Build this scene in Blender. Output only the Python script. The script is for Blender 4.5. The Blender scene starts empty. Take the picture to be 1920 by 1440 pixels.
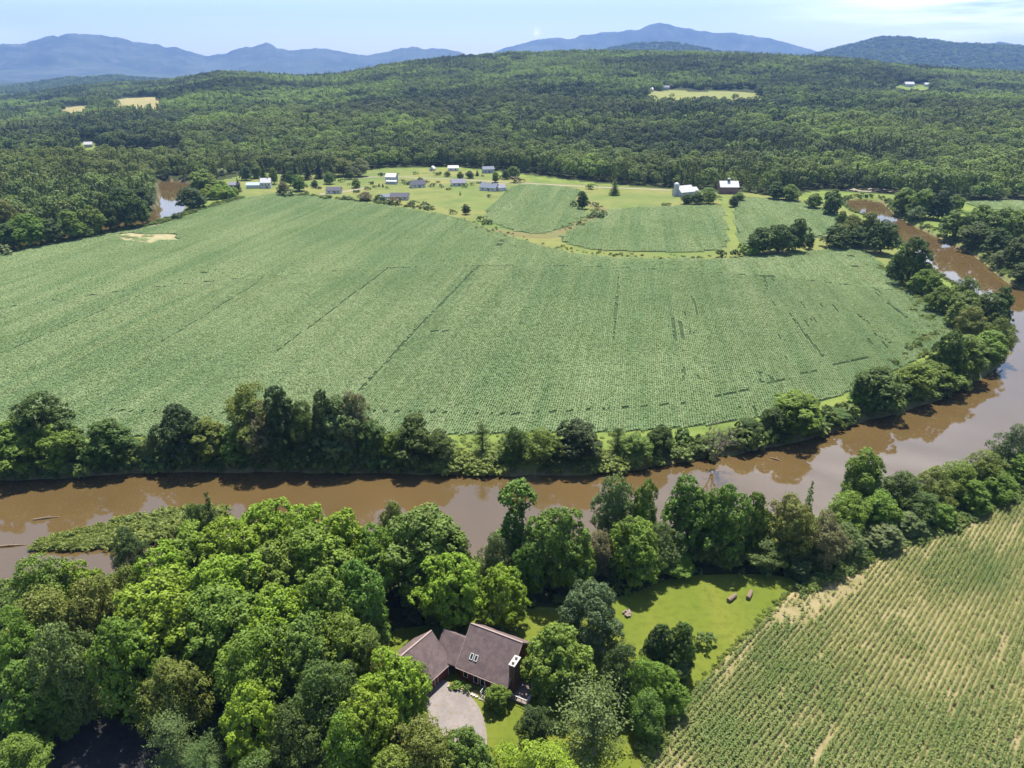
import bpy, bmesh, math, random
import numpy as np
from mathutils import Vector, Matrix
R = math.radians
scene = bpy.context.scene

# ------------------------------------------------------------------ camera, light, exposure
F, HZ, CH = 1333.0, 133.0, 100.0            # focal length and horizon in 1920x1440 photo pixels, drone height (m)
PITCH = math.atan((720 - HZ) / F)
cp, sp = math.cos(PITCH), math.sin(PITCH)
cam = bpy.data.cameras.new('camera'); camo = bpy.data.objects.new('camera', cam)
scene.collection.objects.link(camo); scene.camera = camo
cam.sensor_width = 36.0; cam.lens = 36.0 * F / 1920.0
cam.clip_start = 1.0; cam.clip_end = 60000
camo.location = (0, 0, CH); camo.rotation_euler = (math.pi / 2 - PITCH, 0, 0)

SUN_EL, SUN_AZ = 66.5, 10.0                   # azimuth to the right of the view direction
world = bpy.data.worlds.new('World'); scene.world = world; world.use_nodes = True
wn, wl = world.node_tree.nodes, world.node_tree.links
wn.clear()
wout = wn.new('ShaderNodeOutputWorld'); wbg = wn.new('ShaderNodeBackground')
sky = wn.new('ShaderNodeTexSky'); sky.sky_type = 'NISHITA'; sky.sun_disc = False
sky.sun_elevation = R(SUN_EL); sky.sun_rotation = R(SUN_AZ)
sky.altitude = 200; sky.air_density = 1.0; sky.dust_density = 0.8; sky.ozone_density = 0.5
wbg.inputs['Strength'].default_value = 0.094
wl.new(wbg.outputs[0], wout.inputs[0])
sl = bpy.data.lights.new('sun', 'SUN'); so = bpy.data.objects.new('sun', sl); scene.collection.objects.link(so)
sl.energy = 5.0; sl.angle = R(0.5); sl.color = (1.0, 0.95, 0.86)
sdir = Vector((math.sin(R(SUN_AZ)) * math.cos(R(SUN_EL)), math.cos(R(SUN_AZ)) * math.cos(R(SUN_EL)), math.sin(R(SUN_EL))))
so.rotation_euler = sdir.to_track_quat('Z', 'Y').to_euler(); so.location = (200, 400, 900)
vs = scene.view_settings
vs.view_transform = 'Standard'; vs.look = 'None'; vs.gamma = 1.0; vs.use_curve_mapping = False
vs.exposure = 1.02
cy = scene.cycles
cy.max_bounces = 6; cy.diffuse_bounces = 3; cy.glossy_bounces = 2; cy.transmission_bounces = 2
cy.volume_bounces = 1; cy.transparent_max_bounces = 4
cy.use_denoising = True; cy.caustics_reflective = False; cy.caustics_refractive = False
cy.use_adaptive_sampling = True; cy.adaptive_threshold = 0.02

HAZE_D = 5.8e-5

# clouds: thin cirrus low on the right and one small puff, by sky direction
def cloud_nodes():
    tc = wn.new('ShaderNodeTexCoord'); sepx = wn.new('ShaderNodeSeparateXYZ'); wl.new(tc.outputs['Generated'], sepx.inputs[0])
    def M(op, a, b=None, c=None, clamp=False):
        n = wn.new('ShaderNodeMath'); n.operation = op; n.use_clamp = clamp
        for i, v in enumerate((a, b, c)):
            if v is None: continue
            if isinstance(v, (int, float)): n.inputs[i].default_value = v
            else: wl.new(v, n.inputs[i])
        return n.outputs[0]
    x, y, z = sepx.outputs
    az = M('ARCTAN2', x, y); el = M('ARCSINE', z)
    comb = wn.new('ShaderNodeCombineXYZ')
    wl.new(M('ADD', M('MULTIPLY', az, 3.2), M('MULTIPLY', el, -4.0)), comb.inputs[0]); wl.new(M('MULTIPLY', el, 34.0), comb.inputs[1])
    nz = wn.new('ShaderNodeTexNoise'); nz.inputs['Scale'].default_value = 1.6; nz.inputs['Detail'].default_value = 7; nz.inputs['Roughness'].default_value = 0.58
    wl.new(comb.outputs[0], nz.inputs['Vector'])
    def gauss(v, c, w):
        d = M('DIVIDE', M('SUBTRACT', v, c), w); return M('EXPONENT', M('MULTIPLY', M('MULTIPLY', d, d), -1.0))
    # cirrus bank on the right: azimuth ~ +31 deg, elevation ~ 4 deg ; more cloud higher up (mirrored in the river)
    bank = M('MULTIPLY', gauss(az, R(36), R(11.5)), gauss(el, R(4.0), R(1.7)))
    left = M('MULTIPLY', gauss(az, R(-38), R(4)), gauss(el, R(2.0), R(0.5)))
    high = M('MULTIPLY', gauss(az, R(30), R(14)), gauss(el, R(29), R(8)))
    mid_ = M('MULTIPLY', gauss(az, R(30), R(6)), gauss(el, R(14.5), R(3.2)))
    high2 = M('MULTIPLY', gauss(az, R(-33), R(9)), gauss(el, R(11), R(4)))
    mask = M('ADD', M('ADD', M('MULTIPLY', bank, 1.7), M('MULTIPLY', left, 0.8)), M('ADD', M('ADD', M('MULTIPLY', high, 0.45), M('MULTIPLY', mid_, 0.8)), M('MULTIPLY', high2, 0.6)))
    dens = M('MULTIPLY', M('MULTIPLY', M('SUBTRACT', nz.outputs['Fac'], 0.30), 2.6, clamp=True), mask, clamp=True)
    puff = M('MULTIPLY', gauss(az, R(1.8), R(0.22)), gauss(el, R(2.6), R(0.26)))
    nz2 = wn.new('ShaderNodeTexNoise'); nz2.inputs['Scale'].default_value = 90; nz2.inputs['Detail'].default_value = 4; wl.new(tc.outputs['Generated'], nz2.inputs['Vector'])
    dens = M('ADD', dens, M('MULTIPLY', M('MULTIPLY', M('SUBTRACT', nz2.outputs['Fac'], 0.25), 2.2, clamp=True), M('MULTIPLY', puff, .4)), clamp=True)
    mix = wn.new('ShaderNodeMix'); mix.data_type = 'RGBA'
    wl.new(dens, mix.inputs[0]); wl.new(sky.outputs[0], mix.inputs[6]); mix.inputs[7].default_value = (20, 20, 20.6, 1)
    wl.new(mix.outputs[2], wbg.inputs['Color'])
cloud_nodes()

# ------------------------------------------------------------------ helpers
rng = np.random.default_rng(7)
random.seed(7)
def ray(x, y):
    a = (x - 960) / F; b = (720 - y) / F
    return np.array([a, cp + b * sp, -sp + b * cp])
def at(x, y, z=0.0):
    r = ray(x, y); t = (z - CH) / r[2]
    return np.array([r[0] * t, r[1] * t, z])
def poly(pts, z=0.0): return np.array([at(x, y, z)[:2] for x, y in pts])
def px_of(X, Y, Z):
    dz = Z - CH; f = Y * cp - dz * sp; u = Y * sp + dz * cp
    return 960 + F * X / f, 720 - F * u / f
def depth_of(p): return p[1] * cp - (p[2] - CH) * sp
def inside(P, X, Y):
    X = np.asarray(X, float); Y = np.asarray(Y, float); c = np.zeros(X.shape, bool); n = len(P); j = n - 1
    for i in range(n):
        xi, yi = P[i]; xj, yj = P[j]
        if yi != yj:
            c ^= ((yi > Y) != (yj > Y)) & (X < (xj - xi) * (Y - yi) / (yj - yi) + xi)
        j = i
    return c
def dist_line(P, X, Y, closed=True):
    X = np.asarray(X, float); Y = np.asarray(Y, float); d = np.full(X.shape, 1e9); n = len(P)
    for i in range(n if closed else n - 1):
        a = P[i]; b = P[(i + 1) % n]; ab = b - a; L = ab @ ab + 1e-9
        t = np.clip(((X - a[0]) * ab[0] + (Y - a[1]) * ab[1]) / L, 0, 1)
        d = np.minimum(d, np.hypot(X - a[0] - t * ab[0], Y - a[1] - t * ab[1]))
    return d
def smooth_poly(P, it=2, closed=True):
    P = np.asarray(P, float)
    for _ in range(it):
        Q = []
        n = len(P)
        for i in range(n if closed else n - 1):
            a = P[i]; b = P[(i + 1) % n]; Q += [a * .75 + b * .25, a * .25 + b * .75]
        if not closed: Q = [P[0]] + Q[1:-1] + [P[-1]]
        P = np.array(Q)
    return P
_perm = rng.random((257, 257))
def vnoise(X, Y):
    X = np.asarray(X, float); Y = np.asarray(Y, float)
    xi = np.floor(X).astype(int); yi = np.floor(Y).astype(int); fx = X - xi; fy = Y - yi
    fx = fx * fx * (3 - 2 * fx); fy = fy * fy * (3 - 2 * fy); xi &= 255; yi &= 255
    a = _perm[xi, yi]; b = _perm[xi + 1, yi]; c = _perm[xi, yi + 1]; d = _perm[xi + 1, yi + 1]
    return (a * (1 - fx) + b * fx) * (1 - fy) + (c * (1 - fx) + d * fx) * fy
def fbm(X, Y, o=4):
    s = 0; a = .5; t = 0
    for k in range(o):
        s = s + a * vnoise(X * 2 ** k + 17.3 * k, Y * 2 ** k + 9.1 * k); t += a; a *= .5
    return s / t

def mesh_np(name, V, Fq, tone=None, smooth=False):
    """V (n,3), Fq (m,3|4) -> mesh"""
    V = np.asarray(V, np.float32); Fq = np.asarray(Fq, np.int32); k = Fq.shape[1]
    me = bpy.data.meshes.new(name); me.vertices.add(len(V)); me.vertices.foreach_set('co', V.ravel())
    me.loops.add(Fq.size); me.loops.foreach_set('vertex_index', Fq.ravel())
    me.polygons.add(len(Fq)); me.polygons.foreach_set('loop_start', np.arange(len(Fq), dtype=np.int32) * k)
    me.polygons.foreach_set('loop_total', np.full(len(Fq), k, np.int32))
    if smooth: me.polygons.foreach_set('use_smooth', np.ones(len(Fq), bool))
    if tone is not None:
        at_ = me.attributes.new('tone', 'FLOAT', 'FACE'); at_.data.foreach_set('value', np.asarray(tone, np.float32))
    me.update(); me.validate(); return me
def link(name, me, mat=None, parent=None):
    o = bpy.data.objects.new(name, me); scene.collection.objects.link(o)
    if mat is not None and me is not None and len(me.materials) == 0: me.materials.append(mat)
    if parent is not None: o.parent = parent
    return o
def tag(o, label=None, cat=None, group=None, kind=None):
    if label: o['label'] = label
    if cat: o['category'] = cat
    if group: o['group'] = group
    if kind: o['kind'] = kind
    return o
def empty(name, loc, rz=0.0):
    o = bpy.data.objects.new(name, None); scene.collection.objects.link(o)
    o.location = loc; o.rotation_euler = (0, 0, rz); o.empty_display_size = 1; return o
class MB:
    """collects boxes, prisms and tubes into one mesh"""
    def __init__(s): s.v = []; s.f = []
    def add(s, V, Fs):
        b = len(s.v); s.v += [tuple(map(float, q)) for q in V]; s.f += [tuple(i + b for i in q) for q in Fs]; return s
    def box(s, c, d, rz=0.0):
        hx, hy, hz = d[0] / 2, d[1] / 2, d[2] / 2; ca, sa = math.cos(rz), math.sin(rz); V = []
        for z in (-hz, hz):
            for x, y in ((-hx, -hy), (hx, -hy), (hx, hy), (-hx, hy)): V.append((c[0] + x * ca - y * sa, c[1] + x * sa + y * ca, c[2] + z))
        return s.add(V, [(3, 2, 1, 0), (4, 5, 6, 7), (0, 1, 5, 4), (1, 2, 6, 5), (2, 3, 7, 6), (3, 0, 4, 7)])
    def tube(s, pts, rad, n=7):
        V = []; Fs = []; pts = [Vector(p) for p in pts]
        for i, p in enumerate(pts):
            d = (pts[min(i + 1, len(pts) - 1)] - pts[max(i - 1, 0)]).normalized()
            u = d.orthogonal().normalized(); w = d.cross(u)
            for k in range(n):
                a = 2 * math.pi * k / n; V.append(p + (u * math.cos(a) + w * math.sin(a)) * rad[i])
        for i in range(len(pts) - 1):
            for k in range(n): Fs.append((i * n + k, i * n + (k + 1) % n, (i + 1) * n + (k + 1) % n, (i + 1) * n + k))
        Fs.append(tuple(range(n - 1, -1, -1))); Fs.append(tuple((len(pts) - 1) * n + k for k in range(n)))
        return s.add(V, Fs)
    def mesh(s, name):
        me = bpy.data.meshes.new(name); me.from_pydata(s.v, [], s.f); me.update(); return me
    def build(s, name, mat, parent=None): return link(name, s.mesh(name), mat, parent)

# ------------------------------------------------------------------ materials
def new_mat(name):
    m = bpy.data.materials.new(name); m.use_nodes = True; nt = m.node_tree; nt.nodes.clear(); return m, nt.nodes, nt.links
def mix_col(N, L, fac, a, b, blend='MIX'):
    n = N.new('ShaderNodeMix'); n.data_type = 'RGBA'; n.blend_type = blend
    for i, v in ((0, fac), (6, a), (7, b)):
        if isinstance(v, (int, float)): n.inputs[i].default_value = v
        elif isinstance(v, tuple): n.inputs[i].default_value = (*v, 1) if len(v) == 3 else v
        else: L.new(v, n.inputs[i])
    return n.outputs[2]
def noise(N, L, scale, detail=4, rough=.55, vec=None, stretch=None):
    n = N.new('ShaderNodeTexNoise'); n.inputs['Scale'].default_value = scale; n.inputs['Detail'].default_value = detail; n.inputs['Roughness'].default_value = rough
    if vec is None:
        g = N.new('ShaderNodeNewGeometry'); vec = g.outputs['Position']
    if stretch:
        mp = N.new('ShaderNodeMapping'); mp.inputs['Scale'].default_value = stretch[0]; mp.inputs['Rotation'].default_value = (0, 0, stretch[1]); L.new(vec, mp.inputs[0]); vec = mp.outputs[0]
    L.new(vec, n.inputs['Vector']); return n.outputs['Fac']
def ramp(N, L, fac, lo, hi):
    n = N.new('ShaderNodeMapRange'); n.inputs['From Min'].default_value = lo; n.inputs['From Max'].default_value = hi; L.new(fac, n.inputs['Value']); return n.outputs['Result']
def surf(name, c1, c2, scale=.1, c3=None, scale3=1.0, rough=.9, bump=0.0, bscale=2.0, stretch=None, lo=.35, hi=.65):
    m, N, L = new_mat(name)
    out = N.new('ShaderNodeOutputMaterial'); b = N.new('ShaderNodeBsdfPrincipled')
    col = mix_col(N, L, ramp(N, L, noise(N, L, scale, 5, stretch=stretch), lo, hi), c1, c2)
    if c3: col = mix_col(N, L, ramp(N, L, noise(N, L, scale3, 6, .7), .48, .72), col, c3)
    L.new(col, b.inputs['Base Color']); b.inputs['Roughness'].default_value = rough; b.inputs['Specular IOR Level'].default_value = .2
    if bump:
        bp = N.new('ShaderNodeBump'); bp.inputs['Strength'].default_value = bump; bp.inputs['Distance'].default_value = .3; L.new(noise(N, L, bscale, 5, .7), bp.inputs['Height']); L.new(bp.outputs[0], b.inputs['Normal'])
    L.new(b.outputs[0], out.inputs[0]); return m
def leaf_mat(name, source, trans=.18, c_lo=None, c_hi=None, attr='tint', rough=.6, warm=None):
    """source 'object': colour from the object's own colour; 'instance': ramp between two colours by the instance's tint"""
    m, N, L = new_mat(name)
    out = N.new('ShaderNodeOutputMaterial')
    if source == 'object':
        oi = N.new('ShaderNodeObjectInfo'); col = oi.outputs['Color']
    else:
        a = N.new('ShaderNodeAttribute'); a.attribute_type = 'INSTANCER'; a.attribute_name = attr
        col = mix_col(N, L, a.outputs['Fac'], c_lo, c_hi)
        if warm:
            w_ = N.new('ShaderNodeAttribute'); w_.attribute_type = 'INSTANCER'; w_.attribute_name = 'warm'
            col = mix_col(N, L, w_.outputs['Fac'], col, warm)
    t = N.new('ShaderNodeAttribute'); t.attribute_type = 'GEOMETRY'; t.attribute_name = 'tone'
    vm = N.new('ShaderNodeVectorMath'); vm.operation = 'SCALE'; L.new(col, vm.inputs[0]); L.new(t.outputs['Fac'], vm.inputs['Scale'])
    col = vm.outputs[0]
    d = N.new('ShaderNodeBsdfPrincipled'); d.inputs['Roughness'].default_value = rough; d.inputs['Specular IOR Level'].default_value = .25
    L.new(col, d.inputs['Base Color'])
    tr = N.new('ShaderNodeBsdfTranslucent')
    L.new(mix_col(N, L, 1.0, col, (1.35, 1.15, .45), 'MULTIPLY'), tr.inputs['Color'])
    mx = N.new('ShaderNodeMixShader'); mx.inputs[0].default_value = trans
    L.new(d.outputs[0], mx.inputs[1]); L.new(tr.outputs[0], mx.inputs[2]); L.new(mx.outputs[0], out.inputs[0]); return m
def plain(name, c, rough=.7, var=.12, scale=3.0, metallic=0.0):
    return surf(name, tuple(x * (1 - var) for x in c), tuple(min(1, x * (1 + var)) for x in c), scale, rough=rough)

M_bark = surf('bark', (.10, .075, .05), (.19, .15, .11), 3.0)
M_leaf = leaf_mat('leaves', 'object')
M_needle = leaf_mat('needles', 'object', trans=.2)
M_forest = leaf_mat('forest_leaves', 'instance', .30, (.040, .072, .027), (.265, .375, .090), warm=(.165, .205, .055))
M_soyleaf = leaf_mat('soybean_leaves', 'instance', .25, (.192, .288, .122), (.295, .372, .180), rough=.85)
M_cornleaf = leaf_mat('corn_leaves', 'instance', .3, (.115, .168, .036), (.25, .268, .083), rough=.5)
M_brush = leaf_mat('brush_leaves', 'instance', .3, (.055, .11, .025), (.23, .28, .06))

# ------------------------------------------------------------------ plan of the valley (outlines back-projected onto the flat valley floor)
WZ = -2.6
RIVER = smooth_poly(poly([(-160, 906), (0, 903), (170, 893), (300, 885), (540, 886), (740, 888), (900, 891), (1000, 893), (1180, 885), (1250, 870), (1330, 858), (1400, 850),
    (1500, 828), (1580, 805), (1640, 785), (1730, 763), (1800, 728), (1860, 698), (1892, 668), (1908, 635), (1896, 598), (1850, 566), (1778, 530), (1730, 495), (1708, 470), (1680, 443), (1640, 416), (1600, 398),
    (1586, 384), (1590, 374), (1625, 372), (1655, 378), (1668, 396), (1700, 418), (1760, 446), (1805, 466), (1842, 490), (1872, 520), (1925, 548), (2000, 580), (2080, 640), (2080, 720), (2030, 800), (1925, 852), (1850, 874),
    (1770, 902), (1700, 925), (1600, 960), (1500, 972), (1400, 986), (1300, 1000), (1200, 1020), (1100, 1042), (1000, 1060), (900, 1058), (800, 1045), (700, 1036), (500, 1036), (380, 1046),
    (330, 1060), (240, 1085), (120, 1100), (0, 1095), (-160, 1090)], WZ), 2)
RIVER_FAR = smooth_poly(poly([(293, 338), (345, 340), (362, 350), (352, 375), (345, 395), (328, 411), (285, 421), (228, 432), (160, 448), (60, 468), (-100, 494), (-130, 480), (100, 441), (160, 431), (215, 414), (262, 400), (296, 391), (303, 365)], WZ), 2)
SPIT = smooth_poly(poly([(52, 1024), (100, 1008), (180, 992), (250, 980), (340, 962), (420, 955), (430, 1000), (330, 1012), (210, 1028), (110, 1034), (60, 1032)], WZ), 2)
SOY = smooth_poly(poly([(-200, 512), (0, 479), (100, 457), (200, 440), (280, 428), (340, 408), (400, 388), (450, 373), (500, 365), (545, 363), (600, 371), (700, 382), (800, 397), (860, 408), (900, 425),
    (945, 441), (1000, 457), (1060, 474), (1150, 484), (1250, 485), (1350, 486), (1420, 482), (1500, 474), (1590, 463), (1628, 472), (1645, 492), (1690, 535), (1745, 575), (1792, 612), (1765, 650), (1690, 690), (1590, 738),
    (1500, 765), (1400, 788), (1290, 802), (1200, 808), (1100, 812), (1000, 811), (850, 816), (700, 812), (560, 818), (250, 822), (0, 806), (-200, 800)]), 1)
SOY_B = smooth_poly(poly([(905, 405), (930, 380), (958, 346), (1030, 347), (1098, 356), (1078, 372), (1080, 386), (1108, 404), (1100, 411), (1050, 430), (1015, 439), (975, 436), (935, 424)]), 1)
SOY_C = smooth_poly(poly([(1042, 450), (1080, 425), (1130, 402), (1145, 391), (1340, 384), (1356, 390), (1362, 420), (1368, 455), (1340, 474), (1150, 472), (1090, 465)]), 1)
SOY_D = smooth_poly(poly([(1380, 370), (1440, 371), (1500, 377), (1555, 397), (1580, 412), (1560, 435), (1500, 458), (1400, 460), (1387, 455), (1376, 410)]), 1)
SOY_E = smooth_poly(poly([(1800, 379), (1920, 376), (2050, 380), (2050, 402), (1900, 398), (1840, 390)]), 1)
CORN = poly([(1196, 1446), (1292, 1306), (1390, 1203), (1482, 1113), (1562, 1084), (1640, 1045), (1720, 1012), (1820, 972), (1920, 926), (2060, 868), (2350, 868), (2350, 1640), (1080, 1640)])
BARE = smooth_poly(poly([(208, 444), (240, 436), (268, 440), (300, 438), (336, 441), (325, 447), (342, 450), (300, 452), (280, 459), (258, 452), (232, 452)]), 1)
LAWN = smooth_poly(poly([(690, 1215), (740, 1180), (860, 1165), (985, 1140), (1090, 1150), (1170, 1120), (1270, 1080), (1420, 1075), (1500, 1085), (1482, 1112), (1390, 1204), (1292, 1306), (1200, 1445), (1150, 1500), (640, 1500), (640, 1300)]), 1)
DRIVE = smooth_poly(poly([(770, 1312), (822, 1270), (850, 1284), (888, 1308), (908, 1345), (916, 1400), (890, 1450), (820, 1450), (835, 1395), (800, 1345)]), 2)
ROAD_NEAR = smooth_poly(poly([(50, 1375), (110, 1358), (235, 1345), (320, 1372), (330, 1440), (260, 1520), (-60, 1520), (40, 1440)]), 2)
MEADOW = smooth_poly(poly([(380, 368), (400, 335), (470, 321), (560, 330), (640, 324), (700, 318), (860, 316), (960, 331), (1010, 340), (1200, 351), (1300, 357), (1420, 362), (1570, 384), (1600, 400), (1660, 440), (1720, 520), (1760, 560),
    (1740, 580), (1640, 500), (1590, 470), (1350, 492), (1150, 490), (1000, 464), (860, 414), (700, 388), (545, 369), (440, 380)]), 1)
WOODS_NEAR = poly([(-200, 1110), (230, 1090), (400, 1050), (860, 1060), (960, 1090), (960, 1150), (880, 1170), (740, 1180), (690, 1220), (700, 1290), (780, 1300), (800, 1350), (830, 1420), (820, 1640), (-200, 1640)])
BELT_NEAR = poly([(930, 1085), (1200, 1045), (1400, 1005), (1600, 962), (1780, 900), (2060, 790), (2060, 850), (1820, 960), (1560, 1078), (1480, 1105), (1260, 1085), (1100, 1140), (960, 1140)])

def tab(x, T): return np.interp(x, [p[0] for p in T], [p[1] for p in T])
RIDGE = [(-600, 185), (-100, 182), (0, 180), (60, 176), (140, 166), (220, 160), (300, 158), (360, 150), (420, 142), (470, 144), (500, 146), (560, 151), (640, 146), (720, 131), (800, 119), (850, 115), (960, 106), (1100, 103), (1200, 104), (1300, 106), (1500, 114), (1560, 117), (1700, 131), (1820, 138), (1920, 142), (2100, 146), (2600, 150)]
RIDGE_D = [(-600, 3300), (0, 3300), (250, 3000), (420, 2500), (700, 2500), (900, 2600), (1500, 2700), (1900, 2900), (2600, 3000)]
FRONT = [(-600, 560), (-100, 560), (100, 610), (215, 640), (300, 700), (360, 790), (480, 810), (640, 800), (700, 850), (860, 850), (960, 800), (1100, 740), (1260, 700), (1420, 670), (1500, 690), (1575, 735), (1700, 738), (1780, 728), (1920, 725), (2600, 720)]
def terrain(X, Y):
    X = np.asarray(X, float); Y = np.asarray(Y, float)
    d = np.hypot(X, Y); th = np.arctan2(X, Y); px = 960 + F / cp * np.tan(np.clip(th, -1.2, 1.2)); px = np.clip(px, -600, 2600)
    elev = np.arctan((tab(px, RIDGE) - 720) / F) + PITCH        # depression of the ridge line
    Dr = tab(px, RIDGE_D); zr = CH - Dr * np.tan(elev); d0 = 860.0
    t = (d - d0) / (Dr - d0)
    S = np.where(t < 0, 0, np.where(t < 1, np.clip(t, 0, 1) ** 1.35, np.maximum(1 - .55 * (t - 1), .0)))
    lump = (fbm(X / 460 + 3, Y / 460 + 5, 3) - .5) * 72 * np.clip(t, 0, .6) * np.clip((1.0 - t) * 3, 0, 1)
    z = np.where(t < 1, zr * S, zr * S) + lump
    kx, ky = at(110, 330)[:2]
    nearf = (np.hypot(X - kx, Y - ky) < 600) & (d > 520)
    if nearf.any():
        kn = np.zeros(X.shape); kn[nearf] = 17 * np.maximum(0, np.exp(-(((X[nearf] - kx) / 170) ** 2 + ((Y[nearf] - ky) / 105) ** 2)) - .3) * np.clip(dist_line(RIVER_FAR, X[nearf], Y[nearf]) / 70, 0, 1) * ~inside(RIVER_FAR, X[nearf], Y[nearf]) * np.clip((d[nearf] - 540) / 80, 0, 1)
        z = z + kn
    return np.where(d < 560, 0.0, z)
def river_sd(X, Y):
    s = None
    for Pn in (RIVER, RIVER_FAR):
        dd = dist_line(Pn, X, Y); dd = np.where(inside(Pn, X, Y), -dd, dd); s = dd if s is None else np.minimum(s, dd)
    return s
def ground_z(X, Y):
    s = river_sd(X, Y); z = terrain(X, Y)
    return z

# ------------------------------------------------------------------ ground
def make_ground():
    r = [22.0]
    while r[-1] < 60: r.append(r[-1] * 1.02)
    while r[-1] < 300: r.append(r[-1] * 1.0058)
    while r[-1] < 3700: r.append(r[-1] * 1.0125)
    while r[-1] < 17000: r.append(r[-1] * 1.06)
    r = np.array(r); th = np.radians(np.linspace(-62, 62, 640))
    RR, TT = np.meshgrid(r, th, indexing='ij'); X = RR * np.sin(TT); Y = RR * np.cos(TT)
    Z = terrain(X, Y); near = RR < 900
    sd = np.full(X.shape, 99.0); sd[near] = river_sd(X[near], Y[near])
    sp_ = np.zeros(X.shape, bool); sp_[near] = inside(SPIT, X[near], Y[near])
    prof = np.interp(sd + (vnoise(X / 5, Y / 5) - .5) * 1.2, [-6, -1.2, 0.3, 2.2, 4.5], [-5.5, -3.4, -2.45, -.7, 0])
    Z = np.where(near, Z + prof, Z)
    Z[sp_] = np.maximum(Z[sp_], WZ + .35)
    bank = np.clip(1 - np.abs(sd - .6) / 1.6, 0, 1)
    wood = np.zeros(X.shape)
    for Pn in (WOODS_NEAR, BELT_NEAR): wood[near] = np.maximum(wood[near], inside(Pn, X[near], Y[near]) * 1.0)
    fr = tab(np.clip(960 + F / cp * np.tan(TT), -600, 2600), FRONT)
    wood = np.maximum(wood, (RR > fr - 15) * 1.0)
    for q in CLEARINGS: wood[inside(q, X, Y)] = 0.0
    gold = np.zeros(X.shape)
    gold[inside(CLEARINGS[0], X, Y) | inside(CLEARINGS[1], X, Y)] = 1; gold[inside(CLEARINGS[2], X, Y)] = .45
    n, m = X.shape
    V = np.stack([X, Y, Z], -1).reshape(-1, 3)
    i = np.arange(n * m).reshape(n, m)
    Fq = np.stack([i[:-1, :-1], i[:-1, 1:], i[1:, 1:], i[1:, :-1]], -1).reshape(-1, 4)[:, ::-1]
    me = mesh_np('ground', V, Fq, smooth=True)
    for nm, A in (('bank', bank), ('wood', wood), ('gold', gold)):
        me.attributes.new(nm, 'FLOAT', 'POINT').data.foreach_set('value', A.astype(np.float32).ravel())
    mt, N, L = new_mat('ground')
    out = N.new('ShaderNodeOutputMaterial'); b = N.new('ShaderNodeBsdfPrincipled'); b.inputs['Roughness'].default_value = 1; b.inputs['Specular IOR Level'].default_value = .1
    def A(nm):
        a = N.new('ShaderNodeAttribute'); a.attribute_name = nm; return a.outputs['Fac']
    grass = mix_col(N, L, ramp(N, L, noise(N, L, .06, 6, .65), .38, .62), (.105, .155, .035), (.17, .205, .05))
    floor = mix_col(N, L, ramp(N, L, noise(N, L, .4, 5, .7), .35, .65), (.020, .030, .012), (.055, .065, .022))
    soil = mix_col(N, L, ramp(N, L, noise(N, L, .5, 5, .7), .35, .65), (.09, .065, .035), (.24, .19, .125))
    golden = mix_col(N, L, ramp(N, L, noise(N, L, .03, 5, .7), .35, .65), (.30, .24, .11), (.22, .21, .085))
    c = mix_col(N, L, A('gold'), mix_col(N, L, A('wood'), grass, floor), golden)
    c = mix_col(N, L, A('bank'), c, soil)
    L.new(c, b.inputs['Base Color'])
    bp = N.new('ShaderNodeBump'); bp.inputs['Strength'].default_value = .6; bp.inputs['Distance'].default_value = .4; L.new(noise(N, L, 1.2, 6, .7), bp.inputs['Height']); L.new(bp.outputs[0], b.inputs['Normal'])
    L.new(b.outputs[0], out.inputs[0])
    o = link('ground', me, mt); tag(o, 'valley floor and forested slopes under fields, river and woods', 'ground', kind='structure')
def hill_poly(pts):
    """outline given in photo pixels, intersected with the rising terrain"""
    out = []
    for x, y in pts:
        r = ray(x, y); lo, hi = 500.0, 6000.0
        ts = np.linspace(300, 5000, 2400) / np.hypot(r[0], r[1])
        zz = CH + r[2] * ts - terrain(r[0] * ts, r[1] * ts)
        k = np.argmax(zz < 0) if (zz < 0).any() else len(ts) - 1
        out.append((r[0] * ts[k], r[1] * ts[k]))
    return np.array(out)
CLEAR_PX = [[(212, 189), (240, 184), (285, 182), (306, 189), (300, 205), (255, 208), (222, 206)],
            [(112, 202), (165, 198), (168, 210), (118, 214)],
            [(1214, 172), (1260, 168), (1300, 172), (1380, 172), (1418, 175), (1428, 188), (1380, 194), (1300, 196), (1225, 196)],
            [(1678, 160), (1745, 158), (1748, 170), (1682, 172)],
            [(150, 268), (180, 266), (186, 284), (156, 288)],
            [(1428, 232), (1470, 229), (1475, 240), (1430, 243)]]
CLEARINGS = [hill_poly(p) for p in CLEAR_PX]
make_ground()

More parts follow.
